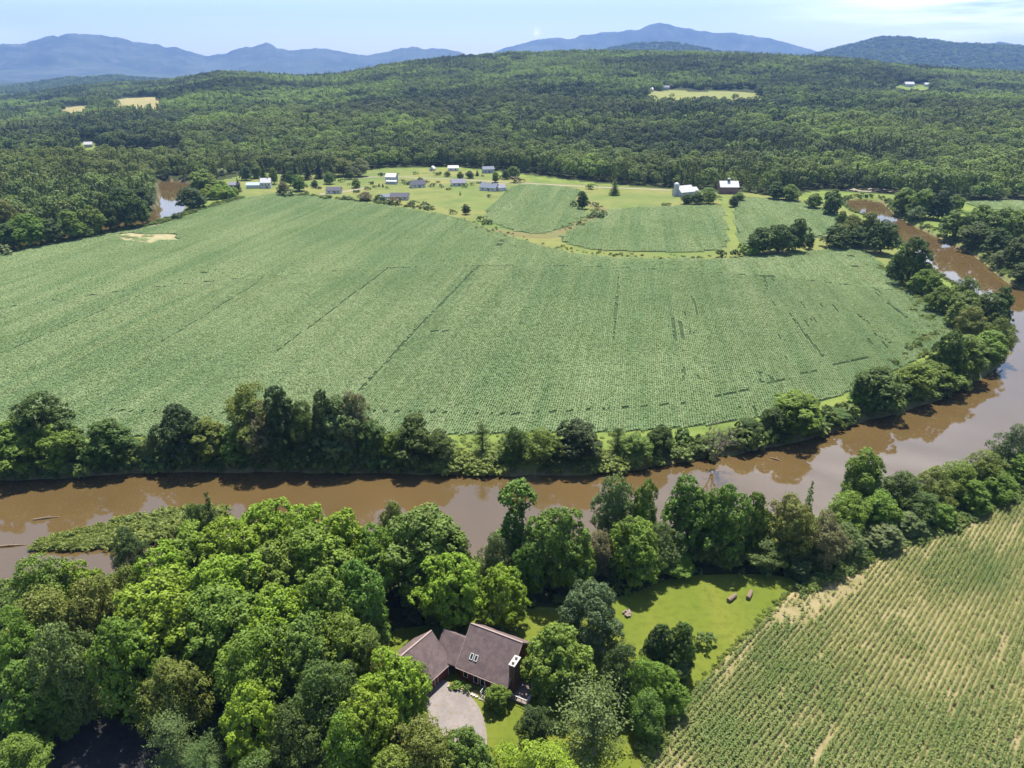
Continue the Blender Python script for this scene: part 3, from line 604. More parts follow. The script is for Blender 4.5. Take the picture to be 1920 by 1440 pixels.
# ------------------------------------------------------------------ every tree one can tell apart (top pixel, height or foot row, crown width, kind, colour, label)
G1 = 'trees of the near wood'
NEAR_WOOD = [
 (385, 918, 19, 62, 'S', 'dark', 'narrow dark evergreen rising above the wood by the river spit'),
 (360, 945, 15, 60, 'O', 'dark', 'short dark leafy tree tucked against the narrow dark evergreen'),
 (232, 995, 13, 70, 'O', 'deep', 'dark shaded tree at the water end of the grassy spit'),
 (735, 940, 14, 60, 'O', 'olive', 'small yellowish tree standing against the brown river behind the wood'),
 (490, 940, 19, 110, 'F', 'bright', 'bright green treetop on the river edge right of the narrow evergreen'),
 (565, 948, 18, 120, 'F', 'lime', 'yellow green treetop on the river edge in the middle of the wood'),
 (645, 962, 19, 115, 'M', 'bright', 'bright treetop on the river edge left of the small yellowish tree'),
 (695, 985, 18, 100, 'M', 'mid', 'mid green tree just in front of the small yellowish tree'),
 (795, 955, 21, 180, 'M', 'green', 'very wide dark green round crown at the right end of the wood by the river'),
 (850, 1000, 15, 80, 'M', 'dark', 'dark lower crown overhanging the river at the right tip of the wood'),
 (590, 995, 21, 170, 'M', 'mid', 'broad deep green crown in the heart of the wood'),
 (425, 975, 20, 130, 'F', 'bright', 'sunlit crown directly right of the narrow evergreen and below the river'),
 (345, 990, 19, 120, 'F', 'lime', 'yellow green crown at the left shoulder of the wood near the spit'),
 (300, 1025, 19, 130, 'F', 'bright', 'bright crown sloping down to the inlet behind the spit'),
 (500, 1020, 20, 150, 'F', 'mid', 'mid green crown left of the broad crown in the heart of the wood'),
 (410, 1045, 21, 160, 'F', 'bright', 'big sunlit crown in the upper left middle of the wood'),
 (665, 1050, 20, 120, 'M', 'green', 'green crown on the right flank of the wood above the dark gap'),
 (675, 1095, 16, 95, 'M', 'green', 'layered lower crown at the right flank facing the dark gap'),
 (590, 1085, 20, 140, 'M', 'mid', 'green rounded crown below the broad crown in the wood heart'),
 (290, 1085, 22, 215, 'F', 'bright', 'huge layered maple with dark gaps between its leaf sprays on the left'),
 (400, 1110, 21, 170, 'F', 'mid', 'wide maple right of the huge layered maple'),
 (505, 1105, 20, 150, 'M', 'bright', 'rounded bright crown in the centre of the wood'),
 (215, 1160, 21, 130, 'F', 'mid', 'lower left half of the layered maple group beside the shaded road'),
 (560, 1165, 19, 150, 'F', 'green', 'green crown below the wood centre left of the garage'),
 (640, 1160, 17, 120, 'F', 'mid', 'green crown two trees left of the garage roof'),
 (455, 1190, 20, 150, 'O', 'mid', 'loose feathery crown in the lower middle of the wood'),
 (690, 1195, 14, 90, 'O', 'olive', 'olive feathery tree just left of the garage lawn'),
 (715, 1230, 12, 70, 'O', 'olive', 'small olive tree between garage and bright maple'),
 (775, 1245, 9, 62, 'O', 'grey', 'thin grey green small tree overlapping the left garage eave'),
 (590, 1255, 18, 150, 'O', 'dark', 'dark loose leaved tree left of the two bright maples'),
 (735, 1232, 17, 125, 'F', 'lime', 'bright lime maple left of the driveway'),
 (685, 1298, 17, 130, 'F', 'bright', 'bright full maple below the lime maple at the driveway'),
 (640, 1340, 15, 110, 'O', 'mid', 'mid green tree at the bottom left of the bright full maple'),
 (455, 1288, 17, 112, 'F', 'lime', 'bright separate maple at bottom left with dark shade all round it'),
 (310, 1240, 16, 125, 'O', 'olive', 'olive bushy tree in front of the huge layered maple'),
 (545, 1330, 14, 120, 'O', 'dark', 'dark shaded tree at bottom between two bright maples'),
 (305, 1345, 13, 120, 'P', 'grey', 'grey green pine with upswept tips at the bottom beside the shaded road'),
 (370, 1385, 10, 90, 'P', 'grey', 'small grey green pine at the bottom right of the larger roadside pine'),
 (60, 1048, 18, 130, 'O', 'mid', 'green crown at the far left edge below the inlet water'),
 (140, 1055, 15, 90, 'M', 'bright', 'bright crown beside the inlet right of the left edge tree'),
 (175, 1085, 18, 120, 'O', 'olive', 'olive brown feathery crown left of the huge layered maple'),
 (235, 1070, 16, 90, 'O', 'olive', 'olive crown at the right end of the inlet'),
 (70, 1110, 18, 150, 'O', 'olive', 'broad olive crown near the left edge in the second row'),
 (100, 1175, 21, 120, 'O', 'grey', 'grey green loose tree left of the shaded road'),
 (20, 1150, 18, 110, 'O', 'mid', 'mid green crown cut by the left edge of the picture'),
 (30, 1245, 15, 120, 'M', 'green', 'green round tree at the left edge above the shaded road'),
 (85, 1275, 12, 80, 'M', 'green', 'smaller green round tree beside the shaded road entrance'),
 (20, 1385, 9, 110, 'O', 'mid', 'green tree in the bottom left corner'),
 (790, 1352, 14, 130, 'O', 'olive', 'olive yellow tree at the bottom edge of the driveway'),
 (875, 1372, 12, 110, 'M', 'green', 'dark green rounded tree at the bottom below the driveway'),
 (1010, 1405, 12, 150, 'O', 'bright', 'yellow green treetop at the bottom edge right of the driveway'),
 (730, 1415, 12, 110, 'M', 'mid', 'green treetop at the bottom edge left of the olive yellow tree'),
 (470, 1425, 10, 120, 'O', 'dark', 'dark treetop at the bottom edge below the separate bright maple'),
]
G2 = 'trees around the red house and lawn'
HOUSE_TREES = [
 (845, 1042, 17, 118, 'F', 'lime', 'bright lime green maple right behind the red house roof'),
 (940, 1062, 14, 92, 'F', 'bright', 'second bright maple behind the house next to the lime one'),
 (1108, 1097, 15, 122, 'R', 'blue', 'round blue green dense tree at left edge of the lawn'),
 (1042, 1180, 14, 138, 'M', 'mid', 'full green maple pressing against the right gable of the house'),
 (1120, 1283, 15, 185, 'P', 'grey', 'large grey green pine with pale tips at bottom centre'),
 (1165, 1212, 13, 80, 'O', 'deep', 'dark narrow tree between lawn and large pine'),
 (1205, 1240, 11, 85, 'O', 'mid', 'soft green tree right of the dark narrow tree below the lawn'),
 (1250, 1252, 9, 72, 'M', 'mid', 'green tree at the corn edge below the lawn clump'),
 (1215, 1300, 9, 80, 'O', 'green', 'low green tree at the corn edge right of the large pine'),
 (1240, 1172, 11.5, 62, 'M', 'deep', 'left dark tree of the pair on the lawn'),
 (1284, 1170, 11.5, 66, 'M', 'dark', 'right dark tree of the pair on the lawn'),
 (1262, 1212, 7.5, 80, 'M', 'dark', 'low leafy front tree of the dark clump on the lawn'),
 (1330, 1184, 3.6, 40, 'B', 'dark', 'small round dark shrub right of the clump on the lawn'),
 (930, 1286, 5.0, 48, 'M', 'mid', 'small round green tree at the house front corner by the porch'),
 (1005, 1330, 8, 70, 'O', 'deep', 'dark shaded tree below the house between drive and large pine'),
 (900, 1172, 6, 34, 'B', 'olive', 'yellowish bush peeping over the back ridge of the house'),
 (862, 1276, 1.6, 22, 'B', 'mid', 'left garden shrub in the front bed by the house wall'),
 (880, 1283, 1.5, 20, 'B', 'dark', 'middle garden shrub in the front bed by the house wall'),
 (850, 1281, 1.2, 14, 'B', 'bright', 'bright little shrub at the left end of the front bed'),
]
G3 = 'trees along the near river bank'
NEAR_BANK = [
 (970, 908, 20, 78, 'C', 'green', 'odd tree with a ball of leaves on a narrow ivy clad stem against the river'),
 (925, 1005, 13, 60, 'O', 'grey', 'grey green small tree at left foot of the ball topped tree'),
 (1047, 950, 20, 122, 'M', 'green', 'tall full dark green tree right of the ball topped tree'),
 (1090, 1010, 12, 70, 'M', 'mid', 'lighter lower tree on the right side of the tall full tree'),
 (990, 1020, 13, 60, 'M', 'green', 'low green tree between ball topped tree and tall full tree'),
 (1158, 893, 20, 90, 'O', 'grey', 'tall tree with a thin grey green crown reaching over the river'),
 (1212, 905, 19.5, 70, 'M', 'green', 'tall narrow green tree beside the thin grey crown'),
 (1195, 975, 15.5, 105, 'M', 'mid', 'bright leafy tree in front of the thin grey crown'),
 (1130, 1000, 11, 65, 'O', 'brown', 'brownish sparse tree at the foot of the thin grey crown'),
 (1245, 985, 12, 70, 'O', 'grey', 'greyish leafy tree in the gap before the tall pair'),
 (1300, 897, 20, 105, 'M', 'green', 'left tree of the tall dark pair above the lawn'),
 (1368, 908, 19.5, 100, 'M', 'green', 'right tree of the tall dark pair above the lawn'),
 (1275, 1040, 4.5, 75, 'O', 'mid', 'low pale leafed tree at the back edge of the lawn'),
 (1350, 990, 9, 100, 'M', 'dark', 'dark shaded tree below the tall pair'),
 (1425, 930, 16, 66, 'M', 'green', 'smaller green tree at the right shoulder of the tall pair'),
 (1488, 928, 17, 100, 'O', 'olive', 'olive crown right of the tall pair at the bank'),
 (1525, 897, 20, 42, 'S', 'green', 'slim pointed tree sticking up against the river'),
 (1555, 965, 13, 88, 'O', 'brown', 'brownish half bare tree by the corn field corner'),
 (1440, 1000, 8, 105, 'O', 'dark', 'dark understory tree at the right back of the lawn'),
 (1505, 1010, 7.5, 80, 'M', 'deep', 'dark low tree at the corn field corner'),
 (1630, 843, 17, 92, 'M', 'mid', 'tall round tree standing out against the river on the right'),
 (1600, 925, 12, 95, 'O', 'mid', 'green feathery tree below the tall lone round tree'),
 (1590, 985, 8, 70, 'O', 'grey', 'pale grey green low tree left at the corn field edge'),
 (1655, 925, 11, 80, 'M', 'mid', 'bright mid sized tree just right below the lone round tree'),
 (1700, 885, 12, 85, 'O', 'dark', 'dark feathery tree in the right belt beside the lone round tree'),
 (1660, 985, 6, 80, 'M', 'grey', 'grey green low round tree at the corn edge in the belt'),
 (1730, 925, 9, 80, 'O', 'dark', 'dark loose tree in the middle of the right belt'),
 (1705, 962, 6, 70, 'M', 'grey', 'second grey green low round tree at the corn edge'),
 (1762, 880, 11, 80, 'O', 'olive', 'olive tree in the right belt against the lilac water'),
 (1765, 945, 6, 60, 'M', 'mid', 'light green low tree at the corn edge further right'),
 (1810, 868, 11, 80, 'O', 'mid', 'mid green tree in the right belt above the sandy strip'),
 (1835, 905, 8, 65, 'M', 'mid', 'rounded green tree in the right belt behind the corn tip'),
 (1860, 850, 11, 75, 'O', 'olive', 'olive tree in the belt near the right picture edge'),
 (1880, 885, 8, 60, 'M', 'mid', 'green tree above the far right corn rows'),
 (1910, 800, 14, 62, 'O', 'grey', 'taller greyish tree cut by the right picture edge'),
 (1930, 850, 9, 60, 'M', 'mid', 'green bushy tree under the greyish edge tree'),
]
G4 = 'trees along the far river bank'
FAR_BANK = [
 (96, 742, 860, 112, 'M', 'dark', 'dark round topped tree rearmost in the left far bank group'),
 (50, 790, 884, 110, 'M', 'mid', 'left front tree of the left far bank group'),
 (125, 795, 886, 95, 'M', 'mid', 'right front tree of the left far bank group'),
 (-5, 770, 880, 60, 'M', 'dark', 'tree cut by the left picture edge on the far bank'),
 (222, 790, 884, 100, 'M', 'dark', 'lone wide dark tree on the far bank right of the left group'),
 (290, 818, 874, 45, 'O', 'grey', 'low grey green bush tree between lone wide tree and next group'),
 (350, 757, 870, 80, 'M', 'deep', 'tall dark tree leading the middle far bank group from left'),
 (402, 785, 876, 85, 'M', 'olive', 'yellow green rounded tree beside the tall dark leader'),
 (478, 722, 850, 105, 'O', 'olive', 'high olive brown crown behind the middle far bank group'),
 (495, 760, 868, 80, 'O', 'brown', 'brownish thin crown in the middle far bank group'),
 (450, 800, 880, 75, 'M', 'green', 'green tree at the water under the olive brown crown'),
 (538, 722, 862, 75, 'M', 'deep', 'tall darkest tree in the middle far bank group'),
 (575, 752, 872, 65, 'O', 'dark', 'dark loose tree right of the tall darkest tree'),
 (520, 805, 882, 80, 'M', 'dark', 'shaded front tree at the water in the middle group'),
 (615, 732, 858, 55, 'M', 'deep', 'narrow dark top behind the pale green far bank tree'),
 (642, 750, 872, 95, 'M', 'grey', 'pale blue green full tree with bright leaves in the middle group'),
 (668, 735, 850, 66, 'O', 'brown', 'rust brown topped tree at right of the middle group'),
 (590, 810, 884, 70, 'M', 'deep', 'dark front tree at the water below the pale green one'),
 (705, 790, 878, 62, 'M', 'dark', 'dark green tree right below the rust brown top'),
 (660, 822, 885, 60, 'M', 'dark', 'low shaded tree at the water right of the middle group'),
 (778, 780, 880, 82, 'M', 'dark', 'rounded dark tree at the right end of the middle group'),
 (742, 810, 884, 55, 'M', 'mid', 'small mid green tree beside the rounded dark tree'),
 (825, 808, 862, 60, 'O', 'dark', 'leaning loose tree right of the rounded dark tree'),
 (802, 850, 892, 40, 'O', 'olive', 'small olive tree dipping to the water below the rounded tree'),
 (905, 792, 852, 46, 'P', 'dark', 'dark ragged small tree standing alone behind the green riverside brush'),
 (965, 800, 862, 52, 'O', 'dark', 'dark twisted small tree second from the lone ragged one'),
 (1012, 806, 882, 72, 'O', 'mid', 'feathery mid green tree at the water in the centre'),
 (955, 845, 888, 48, 'O', 'green', 'low ivy green tree at the water left of the feathery tree'),
 (1080, 788, 858, 80, 'M', 'deep', 'dark many topped round tree in the centre of the far bank'),
 (1050, 830, 884, 64, 'M', 'dark', 'low dark tree at the water under the many topped tree'),
 (1157, 798, 852, 36, 'P', 'dark', 'small dark upright tree right of the many topped tree'),
 (1188, 815, 872, 66, 'O', 'green', 'green bushy tree leaning over the water right of centre'),
 (1236, 796, 846, 44, 'M', 'dark', 'small dark round tree at the right end of the brush bank'),
 (1320, 825, 864, 56, 'O', 'dark', 'low dark bush tree at the foot of the bare dead tree'),
 (1400, 785, 846, 54, 'O', 'dark', 'dark small tree right of the bare dead tree'),
 (1428, 815, 850, 56, 'O', 'mid', 'pale leaved small tree at the bank before the big round tree'),
 (1480, 735, 838, 108, 'M', 'mid', 'big round tree with a yellow green top at the bank on the right'),
 (1440, 765, 836, 48, 'M', 'dark', 'dark left shoulder tree of the big round tree'),
 (1568, 768, 808, 50, 'M', 'dark', 'single small round tree between the big round tree and the next grove'),
]
G5 = 'trees round the right river bend'
BEND = [
 (1632, 690, 782, 92, 'M', 'dark', 'wide dark tree at left of the grove on the inner bend'),
 (1625, 735, 800, 70, 'M', 'mid', 'leafy front tree of the inner bend grove at the water'),
 (1700, 685, 776, 80, 'M', 'mid', 'middle tree of the inner bend grove'),
 (1742, 680, 768, 70, 'M', 'mid', 'right tree of the inner bend grove with yellowish leaves'),
 (1790, 630, 742, 92, 'M', 'mid', 'tall bright tree leaning to the water on the inner bend'),
 (1765, 622, 715, 60, 'M', 'dark', 'dark back tree beside the tall bright leaning tree'),
 (1838, 622, 700, 80, 'M', 'mid', 'spreading tree hanging over the water at the bend tip'),
 (1862, 600, 668, 50, 'O', 'olive', 'olive small tree at the outer tip of the bend'),
 (1800, 545, 612, 66, 'M', 'olive', 'olive green tree in the clump above the bend tip'),
 (1842, 548, 610, 62, 'M', 'dark', 'dark tree in the clump above the bend tip'),
 (1872, 540, 600, 44, 'M', 'dark', 'dark edge tree touching the water above the bend tip'),
 (1815, 575, 636, 56, 'O', 'olive', 'low olive tree in front of the clump above the bend'),
 (1760, 535, 585, 44, 'M', 'mid', 'small tree left of the clump above the bend tip'),
 (1805, 518, 570, 46, 'O', 'green', 'feathery tree whose top touches the white water reflection'),
 (1725, 505, 552, 48, 'M', 'mid', 'lime tinted tree below the tall tree on the field corner'),
 (1702, 445, 535, 64, 'M', 'dark', 'tall dark tree at the right corner of the soybean field'),
 (1745, 515, 560, 38, 'M', 'mid', 'small tree right of the lime tinted tree'),
 (1678, 470, 520, 34, 'M', 'dark', 'narrow dark tree at left side of the tall corner tree'),
 (1650, 412, 475, 54, 'M', 'dark', 'dark tree near the top of the inner bank'),
 (1625, 400, 462, 46, 'M', 'olive', 'yellow green tree among the top inner bank row'),
 (1592, 402, 455, 44, 'M', 'olive', 'second yellow green tree in the top inner bank row'),
 (1605, 425, 465, 40, 'M', 'dark', 'dark front tree of the top inner bank row'),
 (1565, 422, 464, 54, 'M', 'dark', 'round dark tree at the left end of the top inner bank row'),
 (1575, 395, 430, 28, 'M', 'mid', 'small tree behind the round dark tree of the inner bank row'),
 (1558, 355, 402, 40, 'M', 'dark', 'dark tree in front of the forest beside the end of the river'),
 (1525, 362, 390, 32, 'M', 'mid', 'low round tree left of the dark tree at the river end'),
 (1455, 342, 374, 36, 'M', 'dark', 'dark tree right of the red barn by the forest'),
 (1480, 345, 376, 36, 'M', 'mid', 'second rounded tree right of the red barn by the forest'),
 (1690, 352, 405, 54, 'M', 'mid', 'left tree of the outer bank row at the top of the river'),
 (1725, 355, 408, 52, 'M', 'mid', 'second tree from the left of the outer bank row'),
 (1758, 356, 412, 42, 'M', 'deep', 'dark pointed tree in the outer bank row'),
 (1715, 388, 420, 34, 'O', 'grey', 'low grey tree at the waterline of the outer bank row'),
 (1785, 365, 405, 36, 'M', 'mid', 'lighter tree right of the dark pointed tree'),
 (1790, 392, 445, 60, 'M', 'mid', 'broad tree in the middle of the outer bank row'),
 (1832, 385, 430, 50, 'M', 'mid', 'tree behind the broad middle tree of the outer bank'),
 (1825, 415, 465, 56, 'M', 'dark', 'dark front tree in the middle of the outer bank row'),
 (1868, 390, 455, 62, 'M', 'mid', 'tall tree before the far right field edge'),
 (1905, 395, 452, 56, 'M', 'mid', 'tall tree at the right edge beside the far right field'),
 (1868, 428, 480, 52, 'M', 'dark', 'dark tree on the outer bank near the right edge'),
 (1905, 440, 505, 56, 'M', 'dark', 'dark tree at the right edge above the water shadow'),
 (1872, 470, 505, 40, 'O', 'grey', 'grey green low tree on the outer bank waterline'),
 (1915, 490, 548, 50, 'M', 'dark', 'lowest dark tree of the outer bank at the right edge'),
]
G6 = 'hedgerow trees between the fields'
HEDGE = [
 (1352, 464, 482, 22, 'B', 'dark', 'left of two small round bushes at the end of the mown lane'),
 (1379, 463, 482, 20, 'B', 'dark', 'right of two small round bushes at the end of the mown lane'),
 (1420, 428, 476, 54, 'M', 'dark', 'left tree of the dark hedgerow group on the soybean field edge'),
 (1458, 420, 474, 48, 'M', 'dark', 'middle tree of the dark hedgerow group'),
 (1490, 410, 471, 44, 'M', 'dark', 'tallest right tree of the dark hedgerow group'),
 (1400, 450, 478, 30, 'B', 'mid', 'bushy left foot of the dark hedgerow group'),
 (1516, 437, 467, 20, 'M', 'dark', 'slim single tree right of the dark hedgerow group'),
 (1092, 358, 392, 24, 'M', 'dark', 'upright tree on the ditch between two far fields'),
 (1076, 374, 388, 14, 'B', 'dark', 'small bush left of the upright ditch tree'),
 (1112, 377, 384, 12, 'B', 'brown', 'tiny reddish bush right of the upright ditch tree'),
 (1120, 392, 408, 22, 'B', 'grey', 'grey bush at the bend of the ditch'),
 (1132, 390, 404, 14, 'B', 'mid', 'little green bush at the bend of the ditch'),
 (1152, 335, 366, 24, 'S', 'mid', 'pale green conical tree by the pale distant road'),
 (1108, 341, 354, 22, 'B', 'mid', 'low bushes at the roadside left of the conical tree'),
 (1250, 378, 386, 14, 'B', 'mid', 'small bush on the meadow below the silo'),
 (1288, 363, 383, 24, 'M', 'dark', 'low left tree of the dark clump before the white farm'),
 (1306, 360, 383, 26, 'M', 'dark', 'middle tree of the dark clump before the white farm'),
 (1328, 352, 382, 36, 'O', 'mid', 'right tree of the dark clump before the white farm'),
 (1375, 368, 388, 20, 'M', 'dark', 'round dark bush tree below the red barn'),
 (1385, 360, 376, 20, 'M', 'mid', 'light bush tree right below the red barn'),
 (874, 383, 402, 18, 'M', 'dark', 'small dark tree at the edge of the golden meadow'),
 (850, 390, 401, 14, 'B', 'dark', 'small bush left of the dark meadow edge tree'),
 (900, 402, 414, 14, 'B', 'dark', 'first dark bush on the meadow tip by the track'),
 (914, 408, 420, 16, 'B', 'dark', 'second dark bush on the meadow tip by the track'),
 (798, 376, 388, 18, 'B', 'dark', 'dark bush on the field margin below the middle houses'),
 (775, 372, 386, 22, 'B', 'dark', 'wide dark bush on the field margin near the blue roof'),
 (740, 366, 382, 26, 'B', 'brown', 'brown green bush on the field margin under the blue roof'),
 (712, 360, 378, 22, 'B', 'dark', 'dark tall bush on the field margin left of the blue roof'),
 (685, 360, 376, 30, 'O', 'brown', 'greyish purple round tree beside the left bungalow drive'),
 (648, 366, 375, 22, 'B', 'dark', 'low bush on the field margin below the left bungalow'),
 (612, 364, 371, 18, 'B', 'mid', 'low green bush on the field margin far left of the bungalow'),
]
G7 = 'trees in the village'
VILLAGE = [
 (562, 328, 358, 30, 'M', 'mid', 'round green tree right of the white and blue house'),
 (532, 340, 366, 22, 'O', 'brown', 'greyish brown tree next to the round green tree'),
 (540, 350, 368, 28, 'B', 'dark', 'dark bush under the round green tree'),
 (448, 332, 360, 16, 'S', 'deep', 'dark pointed evergreen left of the white and blue house'),
 (497, 305, 348, 24, 'S', 'deep', 'tall dark spruce behind the white and blue house'),
 (535, 302, 340, 22, 'S', 'deep', 'left tall spruce of the dark row above the village'),
 (556, 300, 338, 22, 'S', 'deep', 'second tall spruce of the dark row above the village'),
 (578, 298, 337, 22, 'S', 'deep', 'third tall spruce of the dark row above the village'),
 (600, 298, 335, 24, 'S', 'deep', 'right tall spruce of the dark row above the village'),
 (645, 296, 330, 44, 'O', 'olive', 'pale olive willow like tree right of the spruce row'),
 (675, 298, 331, 34, 'O', 'pale', 'pale green tree right of the olive one above the village'),
 (462, 312, 338, 24, 'M', 'dark', 'round dark tree by the shed behind the village spruces'),
 (482, 308, 334, 24, 'M', 'mid', 'green tree left of the tall spruce behind the white and blue house'),
 (515, 314, 345, 20, 'O', 'mid', 'leafy tree between the tall spruce and the spruce row'),
 (622, 304, 334, 26, 'S', 'dark', 'dark conifer at the right end of the village spruce row'),
 (545, 320, 348, 18, 'M', 'green', 'green tree under the left spruces of the row'),
 (590, 338, 352, 14, 'M', 'dark', 'small dark tree on the lawn right of the round green tree'),
 (655, 318, 336, 16, 'M', 'dark', 'small dark tree below the pale olive willow like tree'),
 (948, 318, 336, 16, 'M', 'dark', 'dark tree left of the bigger roadside tree at the forest foot'),
 (525, 352, 366, 14, 'B', 'olive', 'olive bush beside the white and blue house'),
 (618, 322, 345, 22, 'M', 'mid', 'single green tree on the sloping village meadow'),
 (668, 334, 352, 20, 'M', 'mid', 'grey green tree left of the two storey house'),
 (696, 338, 346, 8, 'B', 'deep', 'tiny dark bush below the grey green village tree'),
 (711, 343, 350, 6, 'S', 'deep', 'tiny dark conifer left of the two storey house'),
 (718, 343, 351, 6, 'S', 'deep', 'second tiny dark conifer left of the two storey house'),
 (726, 348, 354, 6, 'B', 'deep', 'tiny dark shrub before the two storey house'),
 (755, 334, 343, 12, 'B', 'brown', 'dark reddish bush beside the two storey house'),
 (788, 332, 342, 12, 'M', 'mid', 'little tree behind the first gabled cottage'),
 (800, 336, 343, 9, 'B', 'pale', 'pale bush right of the first gabled cottage'),
 (839, 321, 331, 12, 'M', 'mid', 'small round tree on the upper village lawn'),
 (863, 322, 336, 15, 'M', 'mid', 'small tree behind the second gabled cottage'),
 (881, 320, 334, 15, 'M', 'dark', 'small dark tree right of the second gabled cottage'),
 (895, 318, 330, 10, 'S', 'dark', 'thin tree near the forest above the long house'),
 (929, 322, 342, 16, 'M', 'mid', 'tree right above the long grey house'),
 (962, 312, 334, 26, 'M', 'mid', 'bigger tree by the road at the forest foot'),
 (970, 328, 342, 26, 'B', 'brown', 'brownish bush below the bigger roadside tree'),
 (917, 362, 370, 10, 'B', 'dark', 'dark shrub in front of the long grey house'),
 (822, 338, 343, 6, 'B', 'dark', 'tiny bush on the lawn before the second gabled cottage'),
 (826, 343, 349, 6, 'B', 'dark', 'second tiny bush on the lawn before the second gabled cottage'),
 (863, 357, 366, 5, 'S', 'mid', 'sapling in the middle of the golden meadow'),
 (390, 326, 352, 26, 'M', 'dark', 'dark tree at the back of the bright lime willow clump'),
 (385, 318, 360, 60, 'M', 'mid', 'green tree behind the bright lime willows'),
 (418, 312, 330, 22, 'B', 'pale', 'pale round bush by the lane behind the lime willows'),
 (360, 350, 392, 44, 'M', 'dark', 'dark river tree right of the far water'),
 (335, 395, 410, 20, 'B', 'dark', 'dark bush at the water end of the far river'),
 (372, 362, 388, 34, 'M', 'dark', 'second dark river tree at the far field corner'),
]
G8 = 'trees fronting the pine wood by the far river'
LEFT_FAR = [
 (235, 350, 415, 60, 'M', 'dark', 'round dark tree fronting the pine wood above the far water'),
 (265, 372, 405, 38, 'M', 'mid', 'lighter tree at the right end of the pine wood front'),
 (275, 352, 398, 36, 'M', 'dark', 'dark tree beside the far water at pine wood corner'),
 (205, 365, 420, 40, 'M', 'dark', 'dark tree left of the round dark pine wood front tree'),
 (175, 385, 428, 50, 'M', 'mid', 'green tree low on the pine wood front'),
 (135, 392, 440, 48, 'M', 'mid', 'green rounded tree in the middle of the pine wood front'),
 (95, 412, 452, 50, 'M', 'dark', 'dark low tree on the pine wood front left'),
 (55, 400, 455, 56, 'M', 'mid', 'yellow tinted tree on the pine wood front left'),
 (15, 420, 468, 56, 'M', 'dark', 'dark tree at the left edge on the pine wood front'),
 (20, 375, 450, 55, 'M', 'olive', 'olive tree at the left edge behind the pine wood front'),
 (150, 425, 446, 46, 'O', 'mid', 'low brush tree on the far river waterline'),
 (5, 455, 478, 40, 'B', 'dark', 'bush at the left end of the field margin'),
]
for rows, grp in ((NEAR_WOOD, G1), (HOUSE_TREES, G2), (NEAR_BANK, G3), (FAR_BANK, G4), (BEND, G5), (HEDGE, G6), (VILLAGE, G7), (LEFT_FAR, G8)):
    for row in rows: place_tree(*row, group=grp)
for q in ((386, 338, 358, 26), (402, 334, 356, 24), (418, 338, 360, 24), (394, 346, 366, 26), (410, 345, 367, 26), (427, 347, 368, 24), (384, 354, 374, 24), (402, 353, 374, 24), (420, 354, 372, 24), (434, 355, 372, 20), (441, 352, 368, 18)):
    place_tree(*q, 'M', (.21, .31, .03), 'bright lime willow in the dense clump left of the village', group='lime willow clump')
random.seed(21)
for q in ((585, 349), (598, 354), (640, 341), (655, 347), (668, 361), (690, 356), (702, 352), (765, 346), (810, 350), (828, 352), (842, 356), (872, 351), (885, 347), (898, 344), (905, 331), (938, 335), (820, 328), (780, 327), (745, 327), (716, 330)):
    s_ = random.uniform(5, 11); place_tree(q[0], q[1] - s_ * .8, q[1], s_ * 1.25, 'B', random.choice(['dark', 'mid', 'deep']), 'small dark bush dotted over the village lawns', group='small bushes on the village lawns')
# bare dead tree on the far bank
g = at(1338, 862); dr = empty('dead_tree', (g[0], g[1], 0)); tag(dr, 'bare dead tree with forked grey branches on the far river bank', 'tree')
dm = link('branches', DEAD[0], surf('dead_wood', (.14, .11, .085), (.24, .20, .16), 2.0), dr); dm.scale = (1.0, 1.0, 1.05)

